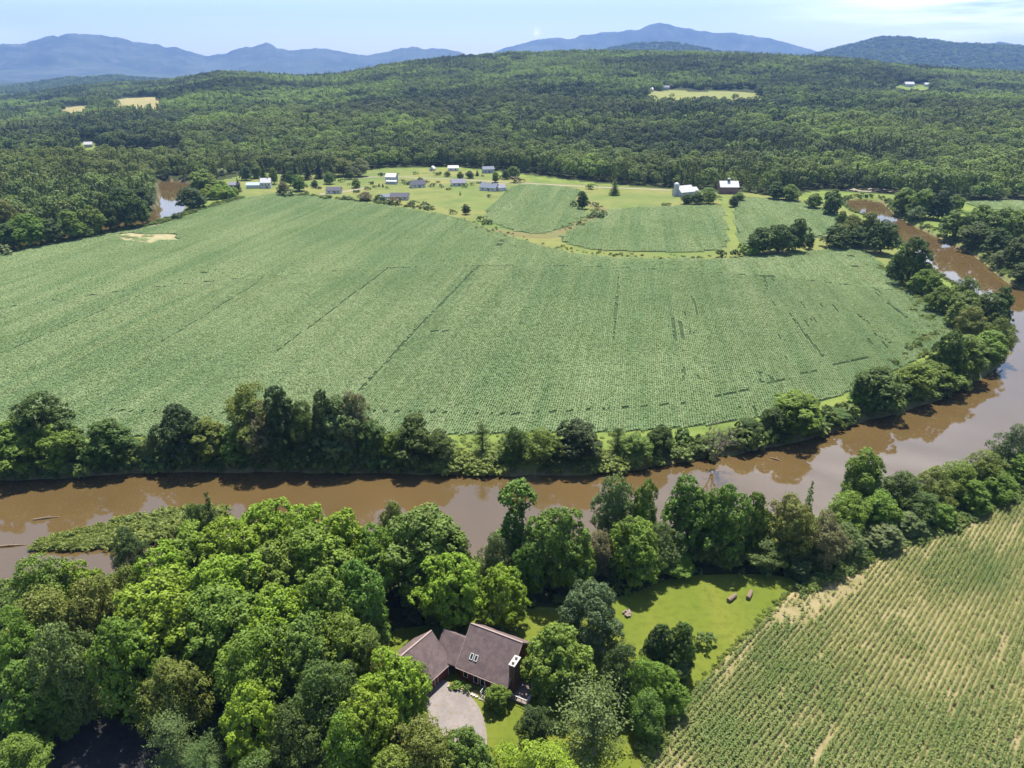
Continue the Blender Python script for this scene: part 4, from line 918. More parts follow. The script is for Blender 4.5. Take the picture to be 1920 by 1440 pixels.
# ------------------------------------------------------------------ scattered stuff: crops, far forest, brush
def source_coll(name, meshes, mat):
    c = bpy.data.collections.new(name)
    for i, me in enumerate(meshes):
        if len(me.materials) == 0: me.materials.append(mat)
        else:
            me = me.copy(); me.materials[0] = mat
        c.objects.link(bpy.data.objects.new('%s_%02d' % (name, i), me))
    return c
def scatter(name, coll, P, rot, scl, idx, tint, label, cat, sz=None, warm=None):
    P = np.asarray(P, np.float32); me = bpy.data.meshes.new(name); me.vertices.add(len(P)); me.vertices.foreach_set('co', P.ravel())
    S = np.stack([scl, scl, scl if sz is None else sz], -1)
    for nm, A in (('rz', rot), ('tint', tint)) + ((('warm', warm),) if warm is not None else ()):
        me.attributes.new(nm, 'FLOAT', 'POINT').data.foreach_set('value', np.asarray(A, np.float32))
    me.attributes.new('scl', 'FLOAT_VECTOR', 'POINT').data.foreach_set('vector', np.asarray(S, np.float32).ravel())
    me.attributes.new('pick', 'INT', 'POINT').data.foreach_set('value', np.asarray(idx, np.int32))
    o = link(name, me); tag(o, label, cat, kind='stuff')
    ng = bpy.data.node_groups.new('scatter_' + name, 'GeometryNodeTree')
    ng.interface.new_socket('Geometry', in_out='INPUT', socket_type='NodeSocketGeometry'); ng.interface.new_socket('Geometry', in_out='OUTPUT', socket_type='NodeSocketGeometry')
    N, L = ng.nodes, ng.links; gi = N.new('NodeGroupInput'); go = N.new('NodeGroupOutput')
    ip = N.new('GeometryNodeInstanceOnPoints'); ci = N.new('GeometryNodeCollectionInfo')
    ci.inputs['Collection'].default_value = coll; ci.inputs['Separate Children'].default_value = True; ci.inputs['Reset Children'].default_value = True
    def attr(nm, t):
        a = N.new('GeometryNodeInputNamedAttribute'); a.data_type = t; a.inputs['Name'].default_value = nm; return a.outputs['Attribute']
    cx = N.new('ShaderNodeCombineXYZ'); L.new(attr('rz', 'FLOAT'), cx.inputs[2])
    L.new(gi.outputs[0], ip.inputs['Points']); L.new(ci.outputs[0], ip.inputs['Instance']); ip.inputs['Pick Instance'].default_value = True
    L.new(attr('pick', 'INT'), ip.inputs['Instance Index']); L.new(cx.outputs[0], ip.inputs['Rotation']); L.new(attr('scl', 'FLOAT_VECTOR'), ip.inputs['Scale'])
    L.new(ip.outputs[0], go.inputs[0])
    md = o.modifiers.new('scatter', 'NODES'); md.node_group = ng
    return o

# soybean rows: every instance is one 4 m length of row, 0.76 m wide
def soy_row(seed, n=32, rows=1, length=2.0, leaf=.20):
    rg = np.random.default_rng(seed); m = n * rows; r_ = np.repeat(np.arange(rows), n)
    u = rg.normal(0, .15, m); C = np.stack([(r_ - (rows - 1) / 2) * .76 + u, rg.uniform(-length / 2, length / 2, m), .62 - 1.3 * u * u + rg.normal(0, .06, m) + .06 * np.sin(rg.uniform(0, 6, m))], 1)
    Nn = np.stack([u * 1.6, rg.normal(0, .2, m), np.full(m, .9)], 1)
    V, Fq = quads_at(C, Nn, leaf, rg, .8, .32); return mesh_np('soybean_row', V, Fq, rg.uniform(.88, 1.12, m))
C_soy = source_coll('soybean_source', [soy_row(s) for s in range(6)] + [soy_row(20 + s, 44, 5, 4.0, leaf=.25) for s in range(4)], M_soyleaf)
A_SOY = R(9.5)                                 # rows run this far to the right of straight ahead
ud = np.array([math.sin(A_SOY), math.cos(A_SOY)]); vd = np.array([math.cos(A_SOY), -math.sin(A_SOY)])
GAPS = [poly(p) for p in ([(675, 735), (790, 610), (860, 538), (945, 450)],
    [(1262, 600), (1266, 640)], [(1275, 604), (1281, 640)], [(1480, 590), (1512, 634), (1542, 670)], [(1592, 476), (1608, 512), (1650, 550)], [(1432, 513), (1437, 545)], [(1445, 513), (1450, 530)], [(1664, 570), (1700, 598)], [(1640, 628), (1668, 645)],
    [(1160, 515), (1158, 545), (1150, 640)], [(1440, 695), (1444, 715)], [(1425, 700), (1428, 720)], [(1280, 690), (1283, 720)], [(1605, 590), (1635, 612)], [(560, 470), (470, 540), (300, 645)], [(760, 480), (640, 570), (520, 660)], [(420, 500), (250, 560), (0, 665)],
    [(700, 774), (960, 779), (1170, 767), (1300, 757), (1400, 733), (1560, 688), (1700, 655)], [(160, 770), (380, 776), (520, 776)], [(805, 623), (838, 623)], [(1345, 742), (1372, 740)], [(1420, 410), (1440, 430)])]
GAPW = [.7] + [.6] * 9 + [.3] + [.5] * 3 + [.35] * 3 + [.38, .25, .6, .5, 1.0]
def crop_points(Pn, row, step, dmin, dmax, margin):
    ctr = Pn.mean(0); ext = np.abs(Pn - ctr).max() * 1.5
    a = np.arange(-ext, ext, step); b = np.arange(-ext, ext, row); Aa, Bb = np.meshgrid(a, b, indexing='ij')
    Aa = Aa + (np.arange(len(b)) % 4)[None] * step / 4
    X = ctr[0] + Aa * ud[0] + Bb * vd[0]; Y = ctr[1] + Aa * ud[1] + Bb * vd[1]; X = X.ravel(); Y = Y.ravel()
    d = np.hypot(X, Y); k = (d >= dmin) & (d < dmax) & (np.abs(X) < (Y * .915 + 41) * .74 + 28); X = X[k]; Y = Y[k]
    k = inside(Pn, X, Y); return X[k], Y[k]
XS, YS, IS = [], [], []
X, Y = crop_points(SOY, .76, 2.0, 0, 390, 1); XS.append(X); YS.append(Y); IS.append(rng.integers(0, 6, len(X)))
for q, dm in ((SOY, 390), (SOY_B, 0), (SOY_C, 0), (SOY_D, 0), (SOY_E, 0)):
    X, Y = crop_points(q, 3.8, 4.0, dm, 3000, 1); XS.append(X); YS.append(Y); IS.append(rng.integers(6, 10, len(X)))
X = np.concatenate(XS); Y = np.concatenate(YS); I = np.concatenate(IS); keep = ~(inside(BARE, X, Y) & (fbm(X / 9, Y / 5, 3) < .60))
for g_, w_ in zip(GAPS, GAPW): keep &= ~((dist_line(g_, X, Y, False) < np.where(I < 6, w_, w_ * .5)) & (rng.random(len(X)) < .85))
al = X * ud[0] + Y * ud[1]; ac = X * vd[0] + Y * vd[1]
# a few thin stretches of missing row in the right half
keep &= ~((vnoise(np.round(ac / .76) * 7.0, al / 24) > .972) & (ac > 20) & (I < 6))
X, Y, I, al, ac = X[keep], Y[keep], I[keep], al[keep], ac[keep]
tint = np.clip(.5 + (fbm(ac / 6, al / 90, 4) - .5) * 1.3 + (fbm(ac / 1.6, al / 160, 3) - .5) * .9 + (fbm(X / 60, Y / 60, 3) - .5) * .9 + rng.normal(0, .06, len(X)), 0, 1)
hsc = np.clip(.85 + (fbm(X / 14, Y / 14, 3) - .5) * .5, .5, 1.3)
scatter('soybean_plants', C_soy, np.stack([X, Y, np.full(len(X), .05)], 1), -A_SOY + rng.integers(0, 2, len(X)) * math.pi, np.ones(len(X)), I, tint, 'pale green soybean plants in close straight rows', 'crop', sz=hsc)
n_soy = len(X)

# corn: individual plants along rows
def corn_plant(seed, h=1.25):
    rg = np.random.default_rng(seed); V = []; Fq = []; T = []
    for i in range(9):
        az = (0 if i % 2 else math.pi) + rg.normal(0, .7); z0 = h * (.12 + .075 * i); ln = h * rg.uniform(.42, .62) * (1 - .04 * i); ca, sa = math.cos(az), math.sin(az); w = .055 * rg.uniform(.9, 1.3)
        ps = [(0, 0), (.32, .22), (.7, .24), (1.0, .02)]; b = len(V)
        for j, (u, v) in enumerate(ps):
            ww = w * (1.0, 1.25, .95, .2)[j]; x = u * ln; z = z0 + v * ln * 1.5
            V += [(x * ca - ww * sa, x * sa + ww * ca, z), (x * ca + ww * sa, x * sa - ww * ca, z)]
        for j in range(3): Fq.append((b + 2 * j, b + 2 * j + 1, b + 2 * j + 3, b + 2 * j + 2)); T.append(rg.uniform(.8, 1.25))
    b = len(V); V += [(-.02, 0, 0), (.02, 0, 0), (.012, 0, h), (-.012, 0, h)]; Fq.append((b, b + 1, b + 2, b + 3)); T.append(1.1)
    return mesh_np('corn_plant', np.array(V) * np.array([1.1, 1.1, 1]), Fq, T)
C_corn = source_coll('corn_source', [corn_plant(s) for s in range(8)], M_cornleaf)
A_CORN = R(43.6)
cu = np.array([math.sin(A_CORN), math.cos(A_CORN)]); cv = np.array([math.cos(A_CORN), -math.sin(A_CORN)])
o0 = at(1220, 1420)[:2]
a = np.arange(-40, 170, .30); b = np.arange(-60, 175, .93); Aa, Bb = np.meshgrid(a, b, indexing='ij'); Aa = Aa + rng.normal(0, .06, Aa.shape); Bb = Bb + rng.normal(0, .045, Bb.shape)
X = (o0[0] + Aa * cu[0] + Bb * cv[0]).ravel(); Y = (o0[1] + Aa * cu[1] + Bb * cv[1]).ravel(); al = Aa.ravel(); ac = Bb.ravel()
k = inside(CORN, X, Y) & (X < (Y * .915 + 41) * .74 + 28) & (Y > 66); X, Y, al, ac = X[k], Y[k], al[k], ac[k]
edge = dist_line(CORN, X, Y); thin = fbm(ac / 1.6, al / 22, 3); big = fbm(X / 14 + 9, Y / 14, 3)
STR = poly([(1470, 1135), (1515, 1100), (1565, 1076)])
keep = (thin < .80) & (rng.random(len(X)) > .10 + .5 * np.clip((thin - .68) * 6, 0, 1)) & (edge > .3)
nearstrip = dist_line(STR, X, Y, False); keep &= ~((nearstrip < 6) & (rng.random(len(X)) > .25))
hs = np.clip(.76 + (big - .5) * .6 - .25 * np.clip(1 - edge / 3, 0, 1) - .4 * np.clip((thin - .60) * 4, 0, 1) + rng.normal(0, .08, len(X)), .3, 1.0)
X, Y, hs, big, al, ac = X[keep], Y[keep], hs[keep], big[keep], al[keep], ac[keep]
tint = np.clip(.5 + (big - .5) * -1.2 + (fbm(ac / 3, al / 14, 3) - .5) * 1.0 + rng.normal(0, .16, len(X)), 0, 1)
scatter('corn_plants', C_corn, np.stack([X, Y, np.full(len(X), .03)], 1), rng.uniform(0, 6.283, len(X)), hs * 1.05, rng.integers(0, 8, len(X)), tint, 'young green corn plants in curving rows on tan soil', 'crop')
n_corn = len(X)

# far forest: single trees out to 1.6 km, clumps of trees beyond
def lowtree(seed, kind):
    rg = np.random.default_rng(seed)
    if kind == 'b':
        h, w = rg.uniform(15, 20), rg.uniform(10.5, 15); lobes = [(rg.uniform(-.22, .22) * w, rg.uniform(-.22, .22) * w, h * rg.uniform(.45, .82), w * rg.uniform(.20, .30)) for _ in range(8)] + [(0, 0, h * .4, w * .36)]
        P, Nn = lobes_surface(lobes, rg, .34, .95, -.3); V, Fq, T = tufted(P, Nn, rg, 7, .95, .60)
        return V, Fq, T
    h, w = rg.uniform(16, 22), rg.uniform(5, 7.5); C = []; Nn = []
    n = 170
    for i in range(n):
        u = rg.random() ** 1.25; z = h * (.12 + .87 * u); rad = w / 2 * (1 - u) ** .8 * rg.uniform(.5, 1.05) + .12; az = rg.uniform(0, 6.283); C.append((rad * math.cos(az), rad * math.sin(az), z)); Nn.append((math.cos(az) * .6, math.sin(az) * .6, .7))
    V, Fq = quads_at(np.array(C), np.array(Nn), .72, rg, .7, .45); return V, Fq, rg.uniform(.5, .9, n)
def forest_tree(seed, kind):
    V, Fq, T = lowtree(seed, kind); return mesh_np('forest_tree', V, Fq, T)
def forest_clump(seed, frac):
    rg = np.random.default_rng(seed); VV, FF, TT = [], [], []; b = 0
    for i in range(11):
        V, Fq, T = lowtree(seed * 100 + i, 'c' if rg.random() < frac else 'b'); az = rg.uniform(0, 6.283); rr = 15 * math.sqrt(rg.random()); s = rg.uniform(.75, 1.1)
        V = V * s + np.array([rr * math.cos(az), rr * math.sin(az), 0]); VV.append(V); FF.append(Fq + b); TT.append(T * rg.uniform(.75, 1.3)); b += len(V)
    return mesh_np('forest_clump', np.concatenate(VV), np.concatenate(FF), np.concatenate(TT))
C_for = source_coll('forest_source', [forest_tree(100 + s, 'b') for s in range(7)] + [forest_tree(200 + s, 'c') for s in range(5)] + [forest_clump(31 + s, (.1, .15, .3, .5)[s]) for s in range(4)], M_forest)
def forest_points(d0, d1, sp_, jit):
    P = []
    g = np.arange(-d1 * .86, d1 * .86, sp_); h = np.arange(d0 * .6, d1, sp_); X, Y = np.meshgrid(g, h, indexing='ij'); X = (X + rng.uniform(-jit, jit, X.shape) * sp_).ravel(); Y = (Y + rng.uniform(-jit, jit, Y.shape) * sp_).ravel()
    d = np.hypot(X, Y); th = np.arctan2(X, Y); k = (d > d0) & (d < d1) & (np.abs(th) < R(41)); X, Y, d, th = X[k], Y[k], d[k], th[k]
    fr = tab(np.clip(960 + F / cp * np.tan(th), -600, 2600), FRONT); Z = terrain(X, Y); k = np.ones(len(X), bool)
    px, py = px_of(X, Y, Z)
    # open valley floor in front of the forest
    k &= d > fr
    for c in CLEAR_PX:
        q = np.array(c, float); x0, x1, y0, y1 = q[:, 0].min(), q[:, 0].max(), q[:, 1].min(), q[:, 1].max()
        k &= ~((px > x0 - 2) & (px < x1 + 2) & (py > y0 - .5) & (py < y1 + 9) & ~((rng.random(len(px)) < .05) & (d > 1200)))
    fpx = 960 + F / cp * np.tan(th); k &= ~((fpx < 318) & (d > 945) & (d < 1120))          # the pine wood ends here, a gap behind it
    for c in CLEARINGS: k &= ~inside(c, X, Y)
    for q in (MEADOW, RIVER_FAR, RIVER, SOY_E, SOY): k &= ~inside(grown(q, 4), X, Y)
    return X[k], Y[k], Z[k], d[k]
XS, YS, ZS, IS, SS, TT_, WW = [], [], [], [], [], [], []
for d0, d1, sp_, single in ((540, 1150, 8.4, True), (1150, 1750, 10.0, True), (1750, 3600, 23, False)):
    X, Y, Z, d = forest_points(d0, d1, sp_, .42)
    con = fbm(X / 150 + 40, Y / 150, 4)
    pine = np.exp(-(((X - at(110, 330)[0]) / 210) ** 2 + ((Y - at(110, 330)[1]) / 130) ** 2))
    isc = rng.random(len(X)) < np.clip(np.clip((con - .56) * 5, .05, .75) + pine * .2, 0, .8)
    t = np.clip(.42 + (fbm(X / 70, Y / 70 + 30, 4) - .5) * 1.5 + (fbm(X / 230 + 7, Y / 230, 3) - .5) * 2.0 + rng.normal(0, .20, len(X)), .02, 1)
    if single:
        I = np.where(isc, rng.integers(7, 12, len(X)), rng.integers(0, 7, len(X))); t = np.where(isc, t * (.72 + .28 * np.clip(pine * 1.6, 0, 1)), t); S = rng.uniform(.62, 1.22, len(X)) * np.where(isc, 1.05, 1)
        if d0 > 1000: S = S * 1.15
    else:
        I = 12 + np.clip((con - .35) * 10, 0, 3).astype(int); S = rng.uniform(.8, 1.1, len(X))
    t = np.clip(t + pine * .16, 0, 1); fx_ = 960 + F / cp * np.tan(np.arctan2(X, Y)); t = np.where((fx_ < 320) & (d < 950), .40 + .5 * t, np.where((fx_ < 330) & (d < 1600), t * .6, t)); S = S * (1 - .22 * pine)
    WW.append(np.clip(pine * .75 + rng.random(len(X)) ** 3 * .5 + np.clip((fbm(X / 180 + 60, Y / 180, 3) - .5) * 2.5, 0, .4), 0, .9) * np.where(I == 15, .4, 1))
    XS.append(X); YS.append(Y); ZS.append(Z); IS.append(I); SS.append(S); TT_.append(t)
X, Y, Z, I, S, T, WM = map(np.concatenate, (XS, YS, ZS, IS, SS, TT_, WW))
scatter('forest', C_for, np.stack([X, Y, Z - .3], 1), rng.uniform(0, 6.283, len(X)), S, I, T, 'dense mixed forest covering the hills behind the valley', 'forest', warm=WM)
n_for = len(X)
# trees on the farther hills
XS = []
for (GX, GY, GZ), cnt in ((hill_a, 9000), (hill_b, 3600), (hill_c, 3600)):
    i = rng.integers(0, GX.shape[0] - 1, cnt); j = rng.integers(2, GX.shape[1] // 2 + 4, cnt); u = rng.random(cnt); v = rng.random(cnt)
    def bl(Q): return (Q[i, j] * (1 - u) + Q[i + 1, j] * u) * (1 - v) + (Q[i, j + 1] * (1 - u) + Q[i + 1, j + 1] * u) * v
    p = np.stack([bl(GX), bl(GY), bl(GZ) - 3], 1); XS.append(p[np.abs(np.arctan2(p[:, 0], p[:, 1])) < R(42)])
Pp = np.concatenate(XS); n = len(Pp)
scatter('forest', C_for, Pp, rng.uniform(0, 6.283, n), rng.uniform(.9, 1.3, n), rng.integers(12, 16, n), np.clip(rng.normal(.38, .15, n), 0, 1), 'distant forest on the farther blue green hills', 'forest')

# brush along the banks, field margins and the wood floor
C_brush = source_coll('brush_source', [bush(301, 3.2, 1.7, 5), bush(302, 2.6, 1.3, 5), bush(303, 3.6, 2.2, 6), bush(304, 2.2, .9, 5, leaf=.2)], M_brush)
def along(px, n, w, closed=False):
    c = smooth_poly(poly(px), 1, closed=False); seg = np.hypot(*np.diff(c, axis=0).T); cs = np.concatenate([[0], np.cumsum(seg)]); t = rng.uniform(0, cs[-1], n)
    x = np.interp(t, cs, c[:, 0]); y = np.interp(t, cs, c[:, 1]); return np.stack([x + rng.normal(0, w, n), y + rng.normal(0, w, n)], 1)
B = []
def add_brush(P, smin, smax, tlo, thi, hmul=1.0):
    s = rng.uniform(smin, smax, len(P)); B.append(np.column_stack([P, s, s * hmul * rng.uniform(.8, 1.2, len(P)), rng.uniform(tlo, thi, len(P))]))
sdf = lambda P: river_sd(P[:, 0], P[:, 1])
# everything within a few metres of the river's edge
Pb = np.concatenate([Q + rng.normal(0, 1, (len(Q), 2)) * 0 for Q in [RIVER]]);
def bank_points(n, lo, hi):
    Q = RIVER; seg = np.hypot(*(np.roll(Q, -1, 0) - Q).T); i = rng.choice(len(Q), n, p=seg / seg.sum()); u = rng.random((n, 1)); p = Q[i] * (1 - u) + np.roll(Q, -1, 0)[i] * u + rng.normal(0, hi, (n, 2)); s = sdf(p); return p[(s > lo) & (s < hi)]
P_ = bank_points(6500, .7, 6.5); add_brush(P_, .35, .95, .15, .75)
add_brush(along([(-40, 892), (170, 882), (300, 874), (540, 876), (740, 878), (830, 880)], 420, 1.6), .9, 1.7, .0, .35)  # larger dark green shrubs, the bank's deep shade put into their low tint
add_brush(along([(1240, 862), (1330, 850), (1420, 838), (1520, 815), (1640, 778), (1740, 752), (1830, 705)], 330, 1.6), .6, 1.2, .1, .6)
add_brush(along([(840, 884), (1000, 886), (1180, 877)], 260, 1.4), .6, 1.1, .1, .7)
add_brush(along([(820, 862), (860, 866), (905, 872), (925, 866)], 150, 2.4), 1.0, 1.6, .75, 1.0, .8)
add_brush(along([(1110, 872), (1150, 868), (1190, 866), (1215, 860)], 150, 2.4), 1.0, 1.6, .75, 1.0, .8)
add_brush(along([(0, 872), (30, 880), (60, 886)], 60, 1.6), .6, 1.0, .6, .95)
add_brush(along([(860, 838), (960, 832), (1100, 838), (1250, 825)], 260, 3.0), .3, .6, .7, 1.0, .6)
add_brush(along([(1250, 845), (1300, 840), (1380, 815)], 160, 2.5), .3, .6, .6, 1.0, .6)
add_brush(along([(-40, 868), (170, 862), (300, 856), (540, 858), (740, 860), (830, 862)], 190, 2.0), 1.2, 2.3, .05, .5)
add_brush(along([(1240, 850), (1420, 826), (1640, 768), (1830, 696)], 110, 2.0), 1.3, 2.4, .1, .6)
add_brush(along([(1300, 1302), (1390, 1200), (1478, 1112)], 170, .5), .12, .32, .6, 1.0)
# tall grass and scrub at the field margins
add_brush(along([(-40, 484), (60, 461), (150, 445), (230, 430), (300, 418), (350, 400), (420, 380), (450, 372)], 900, 2.2), .5, 1.0, .2, .8)
add_brush(along([(560, 366), (650, 374), (740, 384), (820, 395)], 130, 2.5), .5, 1.2, .2, .7)
add_brush(along([(860, 410), (930, 435), (1000, 455), (1060, 470), (1200, 482), (1340, 482)], 110, 3.0), .3, .7, .4, .9)
add_brush(along([(1060, 432), (1110, 405), (1130, 392), (1100, 382)], 60, 3.0), .4, .9, .4, .9)
add_brush(along([(1660, 500), (1720, 560), (1770, 600), (1720, 660), (1640, 720)], 160, 4.0), .4, .9, .4, .9)
# reeds and grass on the spit
q = np.array([[rng.uniform(*np.percentile(SPIT[:, 0], [0, 100])), rng.uniform(*np.percentile(SPIT[:, 1], [0, 100]))] for _ in range(1700)]); q = q[inside(SPIT, q[:, 0], q[:, 1])]
spit_b = np.column_stack([q, rng.uniform(.35, .75, len(q)), rng.uniform(.4, .8, len(q)), rng.uniform(.75, 1.0, len(q))])
qr = q[(q[:, 0] > np.percentile(SPIT[:, 0], 48))]; qr = qr[rng.random(len(qr)) < .30]
spit_b = np.concatenate([spit_b, np.column_stack([qr, rng.uniform(.7, 1.25, len(qr)), rng.uniform(.7, 1.3, len(qr)), rng.uniform(.6, 1.0, len(qr))])])
# understory of the near woods and belt
for Pn, cnt in ((WOODS_NEAR, 900), (BELT_NEAR, 700)):
    lo, hi = Pn.min(0), Pn.max(0); q = rng.uniform(lo, hi, (cnt * 3, 2)); q = q[inside(Pn, q[:, 0], q[:, 1])][:cnt]; q = q[(sdf(q) > 2) & ~inside(grown(ROAD_NEAR, 1.5), q[:, 0], q[:, 1]) & ~inside(CORN, q[:, 0], q[:, 1]) & ~inside(grown(DRIVE, 1.5), q[:, 0], q[:, 1]) & ~inside(LAWN, q[:, 0], q[:, 1])]; add_brush(q, .5, 1.2, .0, .45)
add_brush(along([(1490, 1112), (1560, 1080), (1640, 1040), (1720, 1006), (1820, 968), (1920, 920)], 330, 1.1), .35, .9, .25, .8)
add_brush(along([(1290, 1312), (1255, 1345), (1210, 1420)], 70, .9), .25, .6, .5, 1.0)
Bq = np.concatenate(B); Bq = Bq[sdf(Bq) > .6]
zb = np.interp(sdf(Bq), [-1, .3, 2.2, 4.5, 9], [-3, -2.5, -.8, 0, 0])
Bq = np.concatenate([Bq, spit_b]); zb = np.concatenate([zb, np.full(len(spit_b), WZ + .3)])
scatter('riverside_brush', C_brush, np.column_stack([Bq[:, :2], zb]), rng.uniform(0, 6.283, len(Bq)), Bq[:, 2], rng.integers(0, 4, len(Bq)), Bq[:, 4], 'leafy brush and tall grass on the banks and field margins', 'brush', sz=Bq[:, 3])
print('instances: soy', n_soy, 'corn', n_corn, 'forest', n_for, 'brush', len(Bq))

# ------------------------------------------------------------------ buildings
M_white = plain('white_paint', (.58, .57, .55), .6)
M_redwall = surf('red_board_siding', (.105, .026, .020), (.15, .04, .028), 3.0, rough=.85, stretch=((1, 1, .1), 0))
M_shingle = surf('brown_shingles', (.150, .108, .104), (.190, .140, .134), 1.2, c3=(.11, .082, .084), scale3=.5, rough=.95, bump=.5, bscale=9, stretch=((1, 1, 1), 0))
M_glass = plain('window_glass', (.02, .025, .03), .08, .1)
M_brick = surf('dark_brick', (.10, .055, .045), (.17, .10, .08), 5, rough=.9)
M_cap = plain('pale_stone', (.42, .39, .36), .9)
M_deck = plain('weathered_deck', (.22, .175, .155), .9)
M_dirtbed = surf('garden_bed', (.20, .15, .08), (.34, .27, .12), 1.0, rough=1)
def gable_walls(mb, L_, W_, h, rise, z0=0):
    """walls of a gabled block; ridge along local x"""
    x, y = L_ / 2, W_ / 2
    mb.add([(-x, -y, z0), (x, -y, z0), (x, y, z0), (-x, y, z0), (-x, -y, z0 + h), (x, -y, z0 + h), (x, y, z0 + h), (-x, y, z0 + h), (-x, 0, z0 + h + rise), (x, 0, z0 + h + rise)],
           [(0, 1, 5, 4), (2, 3, 7, 6), (1, 2, 6, 9, 5), (3, 0, 4, 8, 7), (3, 2, 1, 0)])
def gable_roof(mb, L_, W_, h, rise, ov=.4, th=.22, z0=0):
    x = L_ / 2 + ov; s = rise / (W_ / 2); y = W_ / 2 + ov; ze = z0 + h - s * ov; zr = z0 + h + rise
    for sg in (-1, 1):
        a = [(-x, sg * y, ze), (x, sg * y, ze), (x, 0, zr), (-x, 0, zr)]; V = [(p[0], p[1], p[2] + .03) for p in a] + [(p[0], p[1], p[2] + th + .03) for p in a]
        fs = [(0, 1, 2, 3), (7, 6, 5, 4), (0, 4, 5, 1), (1, 5, 6, 2), (3, 7, 4, 0)]
        mb.add(V, fs if sg < 0 else [tuple(reversed(f)) for f in fs])
def win(parent, c, d, mat=M_glass, frame=M_white, fw=.12, axis='x'):
    """window proud of a wall; d=(width,height); axis: wall normal along local y ('x' wall runs along x) or along x"""
    w, h = d
    fb = MB(); gb = MB(); t = .06
    if axis == 'x':
        for dx in (-1, 1): fb.box((c[0] + dx * (w / 2 + fw / 2), c[1], c[2]), (fw, t, h + 2 * fw))
        for dz in (-1, 1): fb.box((c[0], c[1], c[2] + dz * (h / 2 + fw / 2)), (w, t, fw))
        gb.box(c, (w, t * .6, h))
    else:
        for dy in (-1, 1): fb.box((c[0], c[1] + dy * (w / 2 + fw / 2), c[2]), (t, fw, h + 2 * fw))
        for dz in (-1, 1): fb.box((c[0], c[1], c[2] + dz * (h / 2 + fw / 2)), (t, w, fw))
        gb.box(c, (t * .6, w, h))
    f = fb.build('window', frame, parent); gb.build('pane', mat, f); return f

# --- the red house. Main block: ridge from A to B; local x along the ridge, local -y towards the camera
A = np.array([-7.3, 100.6]); Bv = np.array([1.7, 95.95]); mid = (A + Bv) / 2; L_ = np.linalg.norm(Bv - A); rz = math.atan2(Bv[1] - A[1], Bv[0] - A[0])
house = empty('house', (mid[0], mid[1], 0), rz); tag(house, 'red sided house with brown shingle roofs, skylights and attached garage among the trees', 'house')
Wd, eh, rise = 10.6, 3.1, 4.9
mw = MB(); gable_walls(mw, L_ - .6, Wd, eh, rise); wall = mw.build('wall', M_redwall, house)
mr = MB(); gable_roof(mr, L_ - .6, Wd, eh, rise, ov=.45); roof = mr.build('roof', M_shingle, house)
tr = MB(); s_ = rise / (Wd / 2)
for sx in (-1, 1):
    x_ = sx * ((L_ - .6) / 2 + .45 + .04)
    for sy in (-1, 1): tr.add([(x_ - .04, sy * (Wd / 2 + .45), eh - s_ * .45 - .12), (x_ + .04, sy * (Wd / 2 + .45), eh - s_ * .45 - .12), (x_ + .04, 0, eh + rise - .12), (x_ - .04, 0, eh + rise - .12),
                               (x_ - .04, sy * (Wd / 2 + .45), eh - s_ * .45 + .27), (x_ + .04, sy * (Wd / 2 + .45), eh - s_ * .45 + .27), (x_ + .04, 0, eh + rise + .27), (x_ - .04, 0, eh + rise + .27)],
                              [(0, 1, 5, 4), (3, 0, 4, 7), (1, 2, 6, 5), (4, 5, 6, 7), (3, 2, 1, 0)])
M_trim = plain('fascia_trim', (.30, .23, .20), .8)
tr.build('trim', M_trim, house)
gt = MB(); gt.box((0, -(Wd / 2 + .45 + .07), eh - s_ * .45 + .08), (L_ + .2, .14, .16)); gt.build('gutter', M_trim, house)
rb = MB(); rb.box((0, 0, eh + rise + .25), (L_ + .3, .26, .06)); rb.build('ridge_cap', M_trim, house)
# breezeway on the left, its front slope in line with the main roof
bl = 4.6; bx = -(L_ - .6) / 2 - bl / 2 - .02; by = -2.15
bw = MB(); bw.box((bx, by + .35, eh / 2 + .1), (bl + .3, 4.6, eh + .2)); bw.build('breezeway_wall', M_redwall, house)
br = MB(); x0, x1 = bx - bl / 2 - .6, -(L_ - .6) / 2 - .48
yF, yR, yB = -(Wd / 2 + .42), -1.95, .9; zF = eh - s_ * .42 + .01; zR = eh + s_ * (Wd / 2 + yR) + .01
for (ya, za, yb, zb_) in ((yF, zF, yR, zR), (yR, zR, yB, zR - (yB - yR) * .9)):
    br.add([(x0, ya, za), (x1, ya, za), (x1, yb, zb_), (x0, yb, zb_), (x0, ya, za + .2), (x1, ya, za + .2), (x1, yb, zb_ + .2), (x0, yb, zb_ + .2)], [(3, 2, 1, 0), (4, 5, 6, 7), (0, 1, 5, 4), (1, 2, 6, 5), (2, 3, 7, 6), (3, 0, 4, 7)])
br.build('breezeway_roof', M_shingle, house)
# garage, turned; built in the house's own frame
ga = at(752.5, 1231, 7.0)[:2]; gb_ = at(808, 1184.5, 7.0)[:2]; gm = (ga + gb_) / 2; gL = np.linalg.norm(gb_ - ga); grz = math.atan2(gb_[1] - ga[1], gb_[0] - ga[0]); gW, gh, gr = 8.8, 2.8, 4.2
ca, sa = math.cos(-rz), math.sin(-rz); dx, dy = gm - mid; gloc = (dx * ca - dy * sa, dx * sa + dy * ca, 0); gang = grz - rz
def turned(mb):
    c, s = math.cos(gang), math.sin(gang); mb.v = [(x * c - y * s + gloc[0], x * s + y * c + gloc[1], z) for x, y, z in mb.v]; return mb
g1 = MB(); gable_walls(g1, gL - .5, gW, gh, gr); turned(g1).build('garage_wall', M_redwall, house)
g2 = MB(); gable_roof(g2, gL - .5, gW, gh, gr, ov=.42, z0=0); turned(g2).build('garage_roof', M_shingle, house)
